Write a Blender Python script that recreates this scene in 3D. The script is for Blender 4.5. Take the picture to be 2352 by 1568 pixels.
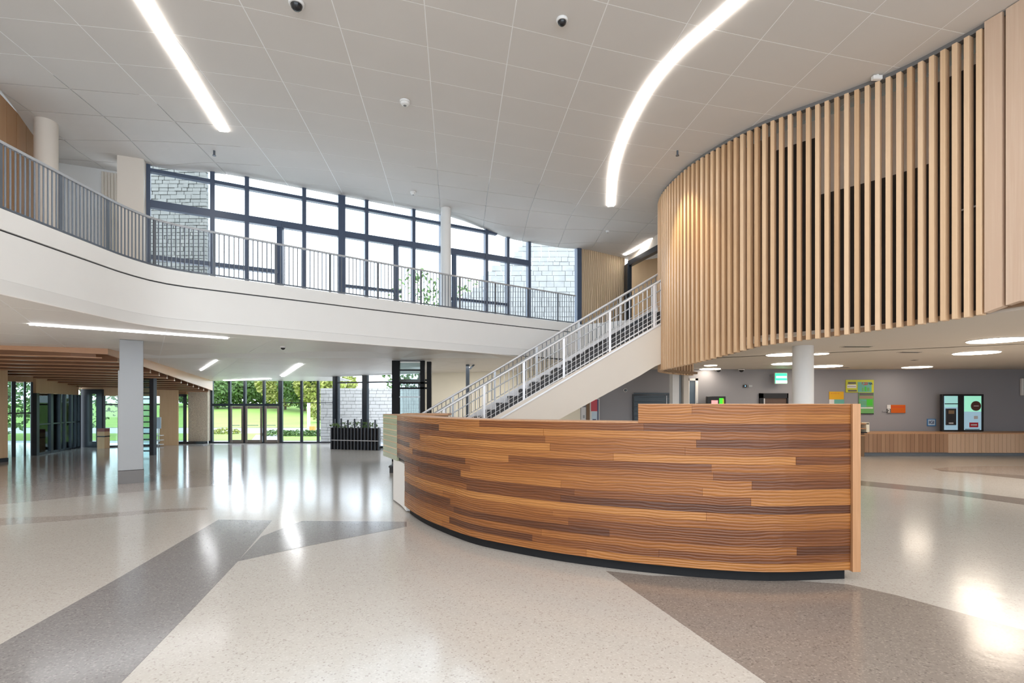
import bpy, bmesh, math, random
from mathutils import Vector, Matrix
random.seed(7)
for _o in list(bpy.data.objects): bpy.data.objects.remove(_o)
SC = bpy.context.scene
COL = SC.collection
F = 1176.0          # focal length in pixels of the 2352 px wide frame
E = 1.6             # eye height
HY = 930.0          # horizon row

# ------------------------------------------------------------------ camera, world, exposure
cam = bpy.data.cameras.new('camera'); camo = bpy.data.objects.new('camera', cam); COL.objects.link(camo)
camo.location = (0, 0, E); camo.rotation_euler = (math.pi/2, 0, 0)
cam.sensor_width = 36.0; cam.lens = 18.0; cam.shift_y = (HY-784)/2352.0
cam.clip_end = 400
SC.camera = camo
W = bpy.data.worlds.new('sky'); SC.world = W; W.use_nodes = True
bg = W.node_tree.nodes['Background']; bg.inputs[0].default_value = (0.80, 0.90, 1.0, 1); bg.inputs[1].default_value = 3.2
SC.view_settings.view_transform = 'Standard'; SC.view_settings.look = 'None'
SC.view_settings.exposure = 0.62; SC.view_settings.gamma = 1.0
SC.view_settings.use_curve_mapping = False
SC.cycles.max_bounces = 8; SC.cycles.diffuse_bounces = 5; SC.cycles.glossy_bounces = 4
SC.cycles.transparent_max_bounces = 16; SC.cycles.sample_clamp_indirect = 6.0
SC.cycles.caustics_reflective = False; SC.cycles.caustics_refractive = False
LED = 11.0
def fill_lamp(name, loc, size, energy, color=(1,.93,.85), rot=(0,0,0)):
    l=bpy.data.lights.new(name,'AREA'); l.shape='RECTANGLE'; l.size,l.size_y=size; l.energy=energy; l.color=color
    o=bpy.data.objects.new(name,l); COL.objects.link(o); o.location=loc; o.rotation_euler=rot; return o
# unseen fill lamps, added to brighten the hall and the low areas
fill_lamp('fill_lamp',(1,-2.5,6.3),(10,6),560)
fill_lamp('fill_lamp',(12,9,2.7),(6,4),160,(1,.90,.80))
fill_lamp('fill_lamp',(-1.5,15.9,2.78),(3,1.2),45,(1,.97,.92))
fill_lamp('fill_lamp',(-11,4,2.85),(4,8),240,(1,.97,.94))

# ------------------------------------------------------------------ geometry helpers
def P(px, py, Y): return Vector(((px-1176)/F*Y, Y, E+(HY-py)/F*Y))
def atz(px, py, z):
    Y = F*(z-E)/(HY-py)
    return ((px-1176)/F*Y, Y)
WL = {}
class MB:
    def __init__(s): s.v=[]; s.f=[]; s.uv=None
    def add(s, vs, fs):
        n=len(s.v); s.v += [tuple(v) for v in vs]; s.f += [tuple(i+n for i in f) for f in fs]; return s
    def box(s, a, b):
        (x0,y0,z0),(x1,y1,z1)=a,b
        return s.add([(x0,y0,z0),(x1,y0,z0),(x1,y1,z0),(x0,y1,z0),(x0,y0,z1),(x1,y0,z1),(x1,y1,z1),(x0,y1,z1)],
            [(0,3,2,1),(4,5,6,7),(0,1,5,4),(1,2,6,5),(2,3,7,6),(3,0,4,7)])
    def bar(s, p, q, w, h, up=(0,0,1)):
        p=Vector(p); q=Vector(q); d=(q-p).normalized(); u=Vector(up)
        r=d.cross(u)
        if r.length<1e-4: r=d.cross(Vector((0,1,0)))
        r.normalize(); u=r.cross(d).normalized(); r*=w/2; u*=h/2
        vs=[p-r-u,p+r-u,p+r+u,p-r+u,q-r-u,q+r-u,q+r+u,q-r+u]
        return s.add(vs,[(0,1,2,3),(7,6,5,4),(0,4,5,1),(1,5,6,2),(2,6,7,3),(3,7,4,0)])
    def tube(s, p, q, r, n=8, r2=None):
        p=Vector(p); q=Vector(q); d=(q-p).normalized(); r2=r if r2 is None else r2
        a=d.orthogonal().normalized(); b=d.cross(a); vs=[]
        for k in range(n):
            t=2*math.pi*k/n; o=a*math.cos(t)+b*math.sin(t); vs.append(p+o*r); vs.append(q+o*r2)
        fs=[(2*k,2*((k+1)%n),2*((k+1)%n)+1,2*k+1) for k in range(n)]
        fs.append(tuple(2*k for k in range(n))[::-1]); fs.append(tuple(2*k+1 for k in range(n)))
        return s.add(vs,fs)
    def prism(s, poly, z0, z1):
        n=len(poly); A=sum(poly[i][0]*poly[(i+1)%n][1]-poly[(i+1)%n][0]*poly[i][1] for i in range(n))
        if A<0: poly=poly[::-1]
        f0=z0 if callable(z0) else (lambda x,y:z0); f1=z1 if callable(z1) else (lambda x,y:z1)
        vs=[(x,y,f0(x,y)) for x,y in poly]+[(x,y,f1(x,y)) for x,y in poly]
        fs=[tuple(range(n))[::-1],tuple(range(n,2*n))]+[(i,(i+1)%n,n+(i+1)%n,n+i) for i in range(n)]
        return s.add(vs,fs)
    def sweep(s, pts, prof):
        """pts: list of (x,y,nx,ny,u); prof: closed list of (offset along normal, z)  (z may be a function of the point index)"""
        m=len(prof); vs=[]; uvs=[]
        for i,(x,y,nx,ny,u) in enumerate(pts):
            for (o,z) in prof:
                zz = z(i) if callable(z) else z
                vs.append((x+nx*o,y+ny*o,zz)); uvs.append((u,zz))
        fs=[]
        for i in range(len(pts)-1):
            for j in range(m):
                a=i*m+j; b=i*m+(j+1)%m; fs.append((a,b,b+m,a+m))
        fs.append(tuple(range(m))[::-1]); e=(len(pts)-1)*m; fs.append(tuple(range(e,e+m)))
        if s.uv is None: s.uv=[]
        s.uv += uvs
        return s.add(vs,fs)
    def lathe(s, c, prof, n=20):
        vs=[]; m=len(prof)
        for k in range(n):
            t=2*math.pi*k/n
            for r,z in prof: vs.append((c[0]+r*math.cos(t),c[1]+r*math.sin(t),c[2]+z))
        fs=[(k*m+j,((k+1)%n)*m+j,((k+1)%n)*m+j+1,k*m+j+1) for k in range(n) for j in range(m-1)]
        fs.append(tuple(k*m for k in range(n))[::-1]); fs.append(tuple(k*m+m-1 for k in range(n)))
        return s.add(vs,fs)
def tag(o, label=None, cat=None, group=None, kind=None):
    if label: o['label']=label
    if cat: o['category']=cat
    if group: o['group']=group
    if kind: o['kind']=kind
    return o
def thing(name, loc, label, cat, group=None, kind=None):
    o=bpy.data.objects.new(name,None); COL.objects.link(o); o.location=loc; o.empty_display_size=.2
    WL[o.name]=Vector(loc); tag(o,label,cat,group,kind); return o
def obj(name, mb, mat, parent=None, label=None, kind=None, smooth=False, bevel=0, fix=True):
    me=bpy.data.meshes.new(name)
    xs=[v[0] for v in mb.v]; ys=[v[1] for v in mb.v]; zs=[v[2] for v in mb.v]
    c=Vector(((min(xs)+max(xs))/2,(min(ys)+max(ys))/2,min(zs)))
    me.from_pydata([(v[0]-c.x,v[1]-c.y,v[2]-c.z) for v in mb.v],[],mb.f)
    if mb.uv and len(mb.uv)==len(mb.v):
        ul=me.uv_layers.new(name='UVMap')
        for lp in me.loops: ul.data[lp.index].uv=mb.uv[lp.vertex_index]
    if fix:
        b=bmesh.new(); b.from_mesh(me); bmesh.ops.recalc_face_normals(b,faces=b.faces)
        if bevel: bmesh.ops.bevel(b,geom=b.edges[:],offset=bevel,segments=1,affect='EDGES')
        b.to_mesh(me); b.free()
    if smooth:
        me.polygons.foreach_set('use_smooth',[True]*len(me.polygons))
        try: me.set_sharp_from_angle(angle=math.radians(35))
        except Exception: pass
    if mat: me.materials.append(mat)
    o=bpy.data.objects.new(name,me); COL.objects.link(o); WL[o.name]=c
    if parent is not None: o.parent=parent; o.location=c-WL[parent.name]
    else: o.location=c
    if label: o['label']=label
    if kind: o['kind']=kind
    return o
def inst(name, src, w, parent, rz=0, scale=None):
    """another object on the same mesh data, at world point w"""
    o=bpy.data.objects.new(name,src.data); COL.objects.link(o); WL[o.name]=Vector(w)
    o.parent=parent; o.location=Vector(w)-WL[parent.name]; o.rotation_euler=(0,0,rz)
    if scale: o.scale=scale
    return o
def catmull(pts, n=8):
    out=[]; p=[Vector(q) for q in pts]; p=[2*p[0]-p[1]]+p+[2*p[-1]-p[-2]]
    for i in range(1,len(p)-2):
        for k in range(n):
            t=k/n; a,b,c,d=p[i-1:i+3]
            out.append(.5*((2*b)+(c-a)*t+(2*a-5*b+4*c-d)*t*t+(-a+3*b-3*c+d)*t**3))
    out.append(p[-2]); return [tuple(q) for q in out]
class Path:
    def __init__(s, pts):
        s.p=pts; s.L=[0]
        for a,b in zip(pts,pts[1:]): s.L.append(s.L[-1]+math.hypot(b[0]-a[0],b[1]-a[1]))
        s.len=s.L[-1]
    def xy(s,u):
        u=max(0,min(s.len,u))
        for i in range(len(s.p)-1):
            if u<=s.L[i+1]+1e-9:
                t=(u-s.L[i])/max(1e-9,s.L[i+1]-s.L[i]); a,b=s.p[i],s.p[i+1]
                return (a[0]+(b[0]-a[0])*t,a[1]+(b[1]-a[1])*t)
        return s.p[-1][:2]
    def at(s,u):
        a=s.xy(max(0,u-.04)); b=s.xy(min(s.len,u+.04)); x,y=s.xy(u)
        dx,dy=b[0]-a[0],b[1]-a[1]; l=math.hypot(dx,dy); return (x,y,dy/l,-dx/l,u)
    def seg(s,u0,u1,step=.2):
        n=max(1,int(math.ceil((u1-u0)/step))); return [s.at(u0+(u1-u0)*k/n) for k in range(n+1)]
    def find(s, fn):
        """first arc position where fn(x,y) turns true"""
        k=0.0
        while k<s.len:
            x,y=s.xy(k)
            if fn(x,y): return k
            k+=.01
        return s.len
def clip(poly, quad):
    """clip a polygon by a convex quad (counter-clockwise)"""
    out=list(poly)
    for i in range(len(quad)):
        a=quad[i]; b=quad[(i+1)%len(quad)]; inp=out; out=[]
        if not inp: return []
        def side(p): return (b[0]-a[0])*(p[1]-a[1])-(b[1]-a[1])*(p[0]-a[0])
        for j in range(len(inp)):
            p=inp[j]; q=inp[(j+1)%len(inp)]; sp,sq=side(p),side(q)
            if sp>=0: out.append(p)
            if (sp>=0)!=(sq>=0):
                t=sp/(sp-sq); out.append((p[0]+(q[0]-p[0])*t,p[1]+(q[1]-p[1])*t))
    r=[]
    for p in out:
        if not r or math.hypot(p[0]-r[-1][0],p[1]-r[-1][1])>1e-4: r.append(p)
    if len(r)>1 and math.hypot(r[0][0]-r[-1][0],r[0][1]-r[-1][1])<1e-4: r.pop()
    if len(r)<3: return []
    A=abs(sum(r[i][0]*r[(i+1)%len(r)][1]-r[(i+1)%len(r)][0]*r[i][1] for i in range(len(r))))/2
    return r if A>.003 else []

# ------------------------------------------------------------------ materials
def newmat(name):
    m=bpy.data.materials.new(name); m.use_nodes=True; nt=m.node_tree
    return m,nt,nt.nodes['Principled BSDF']
def N(nt,t,**k):
    n=nt.nodes.new(t)
    for a,b in k.items(): setattr(n,a,b)
    return n
def plain(name,c,rough=.5,metal=0,spec=.5,var=.06,scale=3,coat=0,bump=0,bscale=60):
    m,nt,b=newmat(name); tc=N(nt,'ShaderNodeTexCoord'); no=N(nt,'ShaderNodeTexNoise'); no.inputs['Scale'].default_value=scale
    no.inputs['Detail'].default_value=3
    r=N(nt,'ShaderNodeMapRange'); r.inputs[3].default_value=1-var; r.inputs[4].default_value=1+var
    mx=N(nt,'ShaderNodeVectorMath',operation='SCALE'); mx.inputs[0].default_value=c
    nt.links.new(tc.outputs['Object'],no.inputs['Vector']); nt.links.new(no.outputs['Fac'],r.inputs[0]); nt.links.new(r.outputs[0],mx.inputs['Scale'])
    nt.links.new(mx.outputs[0],b.inputs['Base Color'])
    b.inputs['Roughness'].default_value=rough; b.inputs['Metallic'].default_value=metal; b.inputs['Specular IOR Level'].default_value=spec
    b.inputs['Coat Weight'].default_value=coat
    if bump:
        n2=N(nt,'ShaderNodeTexNoise'); n2.inputs['Scale'].default_value=bscale; bp=N(nt,'ShaderNodeBump'); bp.inputs['Strength'].default_value=bump; bp.inputs['Distance'].default_value=.01
        nt.links.new(tc.outputs['Object'],n2.inputs['Vector']); nt.links.new(n2.outputs['Fac'],bp.inputs['Height']); nt.links.new(bp.outputs[0],b.inputs['Normal'])
    return m
def wood(name, cols, stretch=(1,1,1), scale=6, rough=.45, uv=False, ribs=0, rnd=1.0, grain=.35, bumpd=.002, ribscale=1.0, coat=0.0):
    """grain stretched along one axis, overall tone picked per piece by Object Info > Random"""
    m,nt,b=newmat(name); tc=N(nt,'ShaderNodeTexCoord'); mp=N(nt,'ShaderNodeMapping'); mp.inputs['Scale'].default_value=stretch
    nt.links.new(tc.outputs['UV' if uv else 'Object'],mp.inputs['Vector'])
    oi=N(nt,'ShaderNodeObjectInfo'); 
    sc=N(nt,'ShaderNodeMath',operation='MULTIPLY'); sc.inputs[1].default_value=37.0; nt.links.new(oi.outputs['Random'],sc.inputs[0])
    ad=N(nt,'ShaderNodeVectorMath',operation='ADD'); nt.links.new(mp.outputs[0],ad.inputs[0]); nt.links.new(sc.outputs[0],ad.inputs[1])
    no=N(nt,'ShaderNodeTexNoise'); no.inputs['Scale'].default_value=scale; no.inputs['Detail'].default_value=5; no.inputs['Distortion'].default_value=.6
    nt.links.new(ad.outputs[0],no.inputs['Vector'])
    mul=N(nt,'ShaderNodeMath',operation='MULTIPLY'); mul.inputs[1].default_value=rnd; nt.links.new(oi.outputs['Random'],mul.inputs[0])
    a2=N(nt,'ShaderNodeMath',operation='MULTIPLY_ADD'); a2.inputs[1].default_value=grain; 
    nt.links.new(no.outputs['Fac'],a2.inputs[0]); nt.links.new(mul.outputs[0],a2.inputs[2])
    ms=N(nt,'ShaderNodeMath',operation='MULTIPLY_ADD'); ms.inputs[1].default_value=1/(rnd+grain*.0+1e-6) if rnd>0 else 1.0; ms.inputs[2].default_value=-(grain*.5)/(rnd if rnd>0 else 1) + (0 if rnd>0 else .5)
    nt.links.new(a2.outputs[0],ms.inputs[0])
    cr=N(nt,'ShaderNodeValToRGB'); el=cr.color_ramp.elements
    while len(el)<len(cols): el.new(.5)
    for i,c in enumerate(cols): el[i].position=i/(len(cols)-1); el[i].color=(*c,1)
    nt.links.new(ms.outputs[0],cr.inputs[0])
    out=cr.outputs[0]
    b.inputs['Roughness'].default_value=rough; b.inputs['Coat Weight'].default_value=coat
    h=no.outputs['Fac']
    if ribs:
        sx=N(nt,'ShaderNodeSeparateXYZ'); nt.links.new(tc.outputs['UV'],sx.inputs[0])
        n3=N(nt,'ShaderNodeTexNoise'); n3.inputs['Scale'].default_value=1.0; n3.inputs['Detail'].default_value=2
        m3=N(nt,'ShaderNodeMapping'); m3.inputs['Scale'].default_value=(2.2,6,1); nt.links.new(tc.outputs['UV'],m3.inputs[0]); nt.links.new(m3.outputs[0],n3.inputs['Vector'])
        dd=N(nt,'ShaderNodeMath',operation='MULTIPLY_ADD'); dd.inputs[1].default_value=.075; nt.links.new(n3.outputs['Fac'],dd.inputs[0]); nt.links.new(sx.outputs['Y'],dd.inputs[2])
        fr=N(nt,'ShaderNodeMath',operation='MULTIPLY'); fr.inputs[1].default_value=2*math.pi/ribs; nt.links.new(dd.outputs[0],fr.inputs[0])
        sn=N(nt,'ShaderNodeMath',operation='SINE'); nt.links.new(fr.outputs[0],sn.inputs[0])
        mr=N(nt,'ShaderNodeMapRange'); mr.inputs[1].default_value=-1; mr.inputs[2].default_value=1; mr.inputs[3].default_value=.66; mr.inputs[4].default_value=1.12
        nt.links.new(sn.outputs[0],mr.inputs[0])
        am=N(nt,'ShaderNodeMapRange'); am.inputs[1].default_value=1.5; am.inputs[2].default_value=5.0; am.inputs[3].default_value=1.15; am.inputs[4].default_value=.42
        nt.links.new(sx.outputs['X'],am.inputs[0]); s2=N(nt,'ShaderNodeMath',operation='MULTIPLY'); nt.links.new(sn.outputs[0],s2.inputs[0]); nt.links.new(am.outputs[0],s2.inputs[1]); nt.links.new(s2.outputs[0],mr.inputs[0]); sn=s2
        vs=N(nt,'ShaderNodeVectorMath',operation='SCALE'); nt.links.new(out,vs.inputs[0]); nt.links.new(mr.outputs[0],vs.inputs['Scale']); out=vs.outputs[0]
        h=sn.outputs[0]
    nt.links.new(out,b.inputs['Base Color'])
    bp=N(nt,'ShaderNodeBump'); bp.inputs['Strength'].default_value=.6; bp.inputs['Distance'].default_value=bumpd; nt.links.new(h,bp.inputs['Height']); nt.links.new(bp.outputs[0],b.inputs['Normal'])
    return m
def glow(name,c,s):
    m,nt,b=newmat(name); b.inputs['Base Color'].default_value=(*c,1); b.inputs['Emission Color'].default_value=(*c,1); b.inputs['Emission Strength'].default_value=s; return m
def glassmat(name,tint=(1,1,1),refl=.07):
    m,nt,b=newmat(name); nt.nodes.remove(b)
    t=N(nt,'ShaderNodeBsdfTransparent'); t.inputs[0].default_value=(*tint,1)
    g=N(nt,'ShaderNodeBsdfGlossy'); g.inputs['Roughness'].default_value=.02
    lw=N(nt,'ShaderNodeFresnel'); lw.inputs[0].default_value=1.10
    mr=N(nt,'ShaderNodeMath',operation='ADD'); mr.inputs[1].default_value=refl-.02; mr.use_clamp=True
    mr.inputs[1].default_value=refl-.05; nt.links.new(lw.outputs[0],mr.inputs[0])
    mx=N(nt,'ShaderNodeMixShader'); nt.links.new(mr.outputs[0],mx.inputs[0]); nt.links.new(t.outputs[0],mx.inputs[1]); nt.links.new(g.outputs[0],mx.inputs[2])
    nt.links.new(mx.outputs[0],nt.nodes['Material Output'].inputs[0]); return m
def terrazzo(name,c,chip,dark,rough=.16,amount=1.0):
    m,nt,b=newmat(name); tc=N(nt,'ShaderNodeTexCoord'); gm=N(nt,'ShaderNodeNewGeometry')
    v=N(nt,'ShaderNodeTexVoronoi'); v.inputs['Scale'].default_value=95; nt.links.new(gm.outputs['Position'],v.inputs['Vector'])
    cr=N(nt,'ShaderNodeValToRGB'); e=cr.color_ramp.elements; e[0].position=.0; e[0].color=(*dark,1); e[1].position=.93; e[1].color=(*chip,1)
    x=e.new(.10); x.color=(*c,1); x=e.new(.80); x.color=(*[k*1.03 for k in c],1)
    sp=N(nt,'ShaderNodeSeparateColor'); nt.links.new(v.outputs['Color'],sp.inputs[0]); nt.links.new(sp.outputs[0],cr.inputs[0])
    n=N(nt,'ShaderNodeTexNoise'); n.inputs['Scale'].default_value=.9; n.inputs['Detail'].default_value=4; nt.links.new(gm.outputs['Position'],n.inputs['Vector'])
    r=N(nt,'ShaderNodeMapRange'); r.inputs[3].default_value=.95; r.inputs[4].default_value=1.05; nt.links.new(n.outputs['Fac'],r.inputs[0])
    s=N(nt,'ShaderNodeVectorMath',operation='SCALE'); nt.links.new(cr.outputs[0],s.inputs[0]); nt.links.new(r.outputs[0],s.inputs['Scale']); nt.links.new(s.outputs[0],b.inputs['Base Color'])
    b.inputs['Roughness'].default_value=rough; b.inputs['Specular IOR Level'].default_value=.62
    n2=N(nt,'ShaderNodeTexNoise'); n2.inputs['Scale'].default_value=5; n2.inputs['Detail'].default_value=2; nt.links.new(gm.outputs['Position'],n2.inputs['Vector'])
    bp=N(nt,'ShaderNodeBump'); bp.inputs['Strength'].default_value=.25; bp.inputs['Distance'].default_value=.004; nt.links.new(n2.outputs['Fac'],bp.inputs['Height']); nt.links.new(bp.outputs[0],b.inputs['Normal'])
    return m
M={}
M['white']=plain('white_plaster',(.80,.80,.79),.7,var=.02)
M['warmwhite']=plain('warm_plaster',(.72,.66,.59),.7,var=.02)
M['tile']=plain('ceiling_tile_matt',(.66,.63,.60),.85,var=.025,scale=1.5)
M['joint']=plain('ceiling_joint',(.92,.92,.92),.6,var=.01)
M['soffit']=plain('soffit_tile',(.80,.765,.735),.45,var=.03,scale=1.5)
M['soffit_r']=plain('soffit_right',(.66,.60,.53),.6,var=.02,scale=1)
M['grey']=plain('grey_wall_paint',(.30,.30,.325),.6,var=.03,scale=1)
M['cream']=plain('cream_wall_paint',(.84,.78,.64),.7,var=.03)
M['column']=plain('column_grey_paint',(.36,.38,.40),.4,var=.02)
M['steelbase']=plain('column_base_metal',(.17,.165,.165),.45,metal=.1,var=.04)
M['frame']=plain('black_window_frame',(.018,.026,.038),.35,var=.1)
M['frameglare']=plain('glare_tinted_frame',(.06,.085,.14),.35,var=.1)  # black frame made paler and bluish: window glare put into the colour
M['bronze']=plain('bronze_door_stile',(.16,.13,.11),.4,var=.1)
M['rail']=plain('grey_rail_paint',(.42,.44,.47),.35,metal=.3,var=.03)
M['raildark']=plain('dark_rail_paint',(.13,.15,.18),.35,metal=.3,var=.03)
M['raillight']=plain('light_rail_paint',(.70,.70,.72),.35,metal=.2,var=.03)
M['blackmatt']=plain('black_matt_steel',(.010,.011,.013),.65,var=.1,spec=.25)
M['black']=plain('black_satin',(.012,.013,.016),.25,var=.1)
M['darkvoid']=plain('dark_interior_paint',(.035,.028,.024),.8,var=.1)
M['tread']=plain('black_stair_tread',(.02,.018,.02),.5,var=.2)
M['glass']=glassmat('clear_glass',(.97,.985,.995),.05)
M['glasst']=glassmat('tinted_glass',(.66,.75,.75),.09)
M['floor']=terrazzo('terrazzo_beige',(.485,.465,.435),(.54,.525,.495),(.35,.32,.29))
M['floorgrey']=terrazzo('terrazzo_grey',(.215,.21,.215),(.29,.285,.28),(.14,.135,.135))
M['floortaupe']=terrazzo('terrazzo_taupe',(.235,.205,.185),(.31,.28,.25),(.14,.125,.11))
M['floormid']=terrazzo('terrazzo_mid',(.40,.365,.345),(.5,.47,.44),(.2,.18,.17),rough=.12)
M['desk']=wood('desk_oiled_planks',[(.085,.025,.007),(.15,.046,.011),(.235,.080,.018),(.325,.122,.028),(.42,.178,.046)],stretch=(1.3,46,1),scale=1.6,uv=True,ribs=.026,rnd=.78,grain=.55,rough=.42,bumpd=.004)
M['deskedge']=wood('desk_edge_wood',[(.42,.22,.105),(.52,.29,.15)],stretch=(18,18,.8),scale=2,rnd=.3,grain=.6,rough=.45)
M['green']=plain('green_reflection_tint',(.36,.39,.265),.35,var=.12)  # green reflection on the desk end, put into the colour
M['slat']=wood('slat_oak',[(.56,.355,.20),(.68,.46,.275),(.76,.545,.355)],stretch=(14,14,.6),scale=2.2,rnd=.6,grain=.6,rough=.4,bumpd=.001)
M['slatpale']=wood('pale_panel_oak',[(.62,.45,.33),(.70,.55,.43)],stretch=(14,14,.4),scale=2.2,rnd=.3,grain=.6,rough=.45,bumpd=.001)
M['backwood']=wood('backing_brown',[(.20,.12,.065),(.27,.17,.10)],stretch=(10,10,.6),scale=2,rnd=.3,grain=.5,rough=.6)
M['panelwood']=wood('upper_panel_wood',[(.36,.20,.095),(.46,.27,.14)],stretch=(9,9,.7),scale=1.6,rnd=.7,grain=.5,rough=.45)
M['loungewood']=wood('lounge_panel_wood',[(.56,.36,.19),(.66,.45,.26)],stretch=(9,9,.7),scale=1.6,rnd=.4,grain=.4,rough=.5)
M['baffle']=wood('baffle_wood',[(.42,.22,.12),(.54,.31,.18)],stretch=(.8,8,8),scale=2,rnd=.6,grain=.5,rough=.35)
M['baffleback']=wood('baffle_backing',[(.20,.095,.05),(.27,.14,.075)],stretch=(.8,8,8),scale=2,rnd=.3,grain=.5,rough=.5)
M['flute_a']=wood('fluted_counter_brown',[(.30,.165,.095),(.40,.24,.145)],stretch=(9,9,.7),scale=2,rnd=.9,grain=.3,rough=.5)
M['flute_b']=wood('fluted_counter_light',[(.52,.35,.23),(.60,.42,.29)],stretch=(9,9,.7),scale=2,rnd=.9,grain=.3,rough=.5)
M['led']=glow('led_strip_white',(1,.955,.90),LED)
M['ledcool']=glow('led_cool_white',(.95,.97,1),12)
M['disc']=glow('disc_light_warm',(1,.86,.70),9)
M['pebble']=plain('pebble_dash',(.66,.58,.47),.9,var=.35,scale=26,bump=1.0,bscale=45)
M['stonebright']=plain('bright_stone',(.31,.31,.30),.9,var=.25,scale=3,bump=.8,bscale=9)
M['stone']=plain('pale_stone',(.17,.17,.155),.9,var=.22,scale=6,bump=.6,bscale=20)
M['stonewhite']=plain('white_stone',(.56,.53,.51),.9,var=.15,scale=3,bump=.8,bscale=9)
M['lawn']=plain('lawn_green',(.215,.345,.06),.95,var=.22,scale=.35)
M['plaza']=plain('plaza_paving',(.40,.41,.43),.8,var=.1,scale=.5)
M['leaf']=plain('tree_leaves',(.10,.17,.05),.8,var=.5,scale=1.2)
M['leafy']=plain('yellow_leaves',(.30,.31,.08),.8,var=.4,scale=1.2)
M['bark']=plain('bark',(.10,.075,.05),.9,var=.3)
def led_housing(): return M['white']

# textured beige wall (carved wavy ribs)
def ribbed_mat():
    m,nt,b=newmat('carved_rib_wall'); tc=N(nt,'ShaderNodeTexCoord')
    w=N(nt,'ShaderNodeTexWave'); w.inputs['Scale'].default_value=5.0; w.inputs['Distortion'].default_value=6; w.inputs['Detail'].default_value=1.5; w.inputs['Detail Scale'].default_value=.8
    mp=N(nt,'ShaderNodeMapping'); mp.inputs['Scale'].default_value=(1,.6,.28); nt.links.new(tc.outputs['Object'],mp.inputs[0]); nt.links.new(mp.outputs[0],w.inputs[0])
    cr=N(nt,'ShaderNodeValToRGB'); e=cr.color_ramp.elements; e[0].color=(.50,.36,.22,1); e[1].color=(.76,.60,.42,1); nt.links.new(w.outputs['Fac'],cr.inputs[0]); nt.links.new(cr.outputs[0],b.inputs['Base Color'])
    bp=N(nt,'ShaderNodeBump'); bp.inputs['Distance'].default_value=.02; nt.links.new(w.outputs['Fac'],bp.inputs['Height']); nt.links.new(bp.outputs[0],b.inputs['Normal']); b.inputs['Roughness'].default_value=.8
    return m
M['carved']=ribbed_mat()

# ------------------------------------------------------------------ shared plan data
ZLOW=2.94; ZUP=3.97; ZCEIL=6.6; ZR=2.8; ZDOOR=2.62
def smooth(t): t=max(0,min(1,t)); return t*t*(3-2*t)
def wallY(x): return 14.5+.557*x               # plan line of the upper window wall
def zceil(x,y):
    d=(wallY(x)-y)/math.hypot(1,.557)
    k=smooth(1-d/1.7)*smooth((x+1.75)/1.9)
    k2=smooth(1-d/1.2)*smooth((-6.0-x)/1.2)
    return ZCEIL-.30*k*(1-.4*smooth((x-1.2)/1.4))-.13*k2
def zlow(x,y): return ZLOW-(ZLOW-ZDOOR)*max(0,min(1,(y-13)/8.6))
def zwood(x,y): return ZLOW-.03-.062*max(0,y-10.8)
edge=Path([(-6.15,-8.0),(-6.15,3.0)]+catmull([(-6.15,4.5),(-6.17,6.2),(-6.2,7.4),(-6.2,8.3),(-6.0,8.95),(-5.4,9.5),(-4.2,10.45),(-2.75,11.6),(-.75,13.1),(1.3,14.55),(2.0,15.0)],6))

# ------------------------------------------------------------------ floor
fl=obj('floor',MB().prism([(-40,-8.3),(18.3,-8.3),(18.3,17.6),(2,17.8),(-3,18.7),(-7.5,21.65),(-40,21.65)],-.12,0),M['floor'],kind='structure')
def fp(px,py): return atz(px,py,0)
def band(pix,mat,z=.0015,world=None):
    poly=[fp(*p) for p in pix]+(world or [])
    return obj('terrazzo_band',MB().prism(poly,z-.0013,z),mat,fl)
band([(-260,1622),(0,1480),(275,1325.5),(502,1193),(625,1195),(546,1289),(444,1397),(278,1568),(150,1700)],M['floorgrey'])
band([(694,1196),(934,1198),(934,1209),(704,1254),(546,1289),(600,1232)],M['floorgrey'],.0018)
band([(1391.7,1311),(1500,1322),(1750,1328),(1948,1342),(2060,1367),(2352,1447),(2700,1545),(2700,1900),(2150,1900),(1760.6,1568)],M['floortaupe'])
band([(-150,1199),(0,1190),(168,1184),(357,1170),(474,1165),(478,1170),(357,1178),(168,1195),(0,1207),(-150,1220)],M['floormid'],.002)
band([(-150,1172),(41,1155),(219,1137),(485,1116),(560,1111),(560,1021),(-150,1021)],M['floormid'],.0015)
band([(1940,1100),(1971,1103),(2172,1123),(2352,1145),(2600,1185),(2600,1202),(2352,1159),(2172,1134),(1971,1114),(1940,1111)],M['floortaupe'])
band([(2141,1076),(2200,1071),(2352,1070),(2500,1072),(2500,1125),(2352,1099),(2240,1088),(2163,1082)],M['floormid'],.0015)
band([(2141,1076),(2163,1079),(2240,1084),(2352,1092),(2500,1116),(2500,1125),(2352,1100),(2240,1088),(2163,1082)],M['floortaupe'],.002)
# outside ground
obj('ground_paving',MB().box((-70,21.65,-.25),(40,39,-.04)),M['plaza'],kind='structure')
g=MB(); n=30
for i in range(n+1):
    y=37+ (90-37)*i/n; z=-.02+ 1.9*smooth((y-37)/42)
    for j in range(2): g.v.append((-110 if j==0 else 60,y,z))
for i in range(n): g.f.append((2*i,2*i+1,2*i+3,2*i+2))
obj('ground_lawn',g,M['lawn'],kind='structure',fix=False,smooth=True)
lw=MB(); lw.box((-60,14.0,-.2),(-16.9,21.6,-.05)); 

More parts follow.
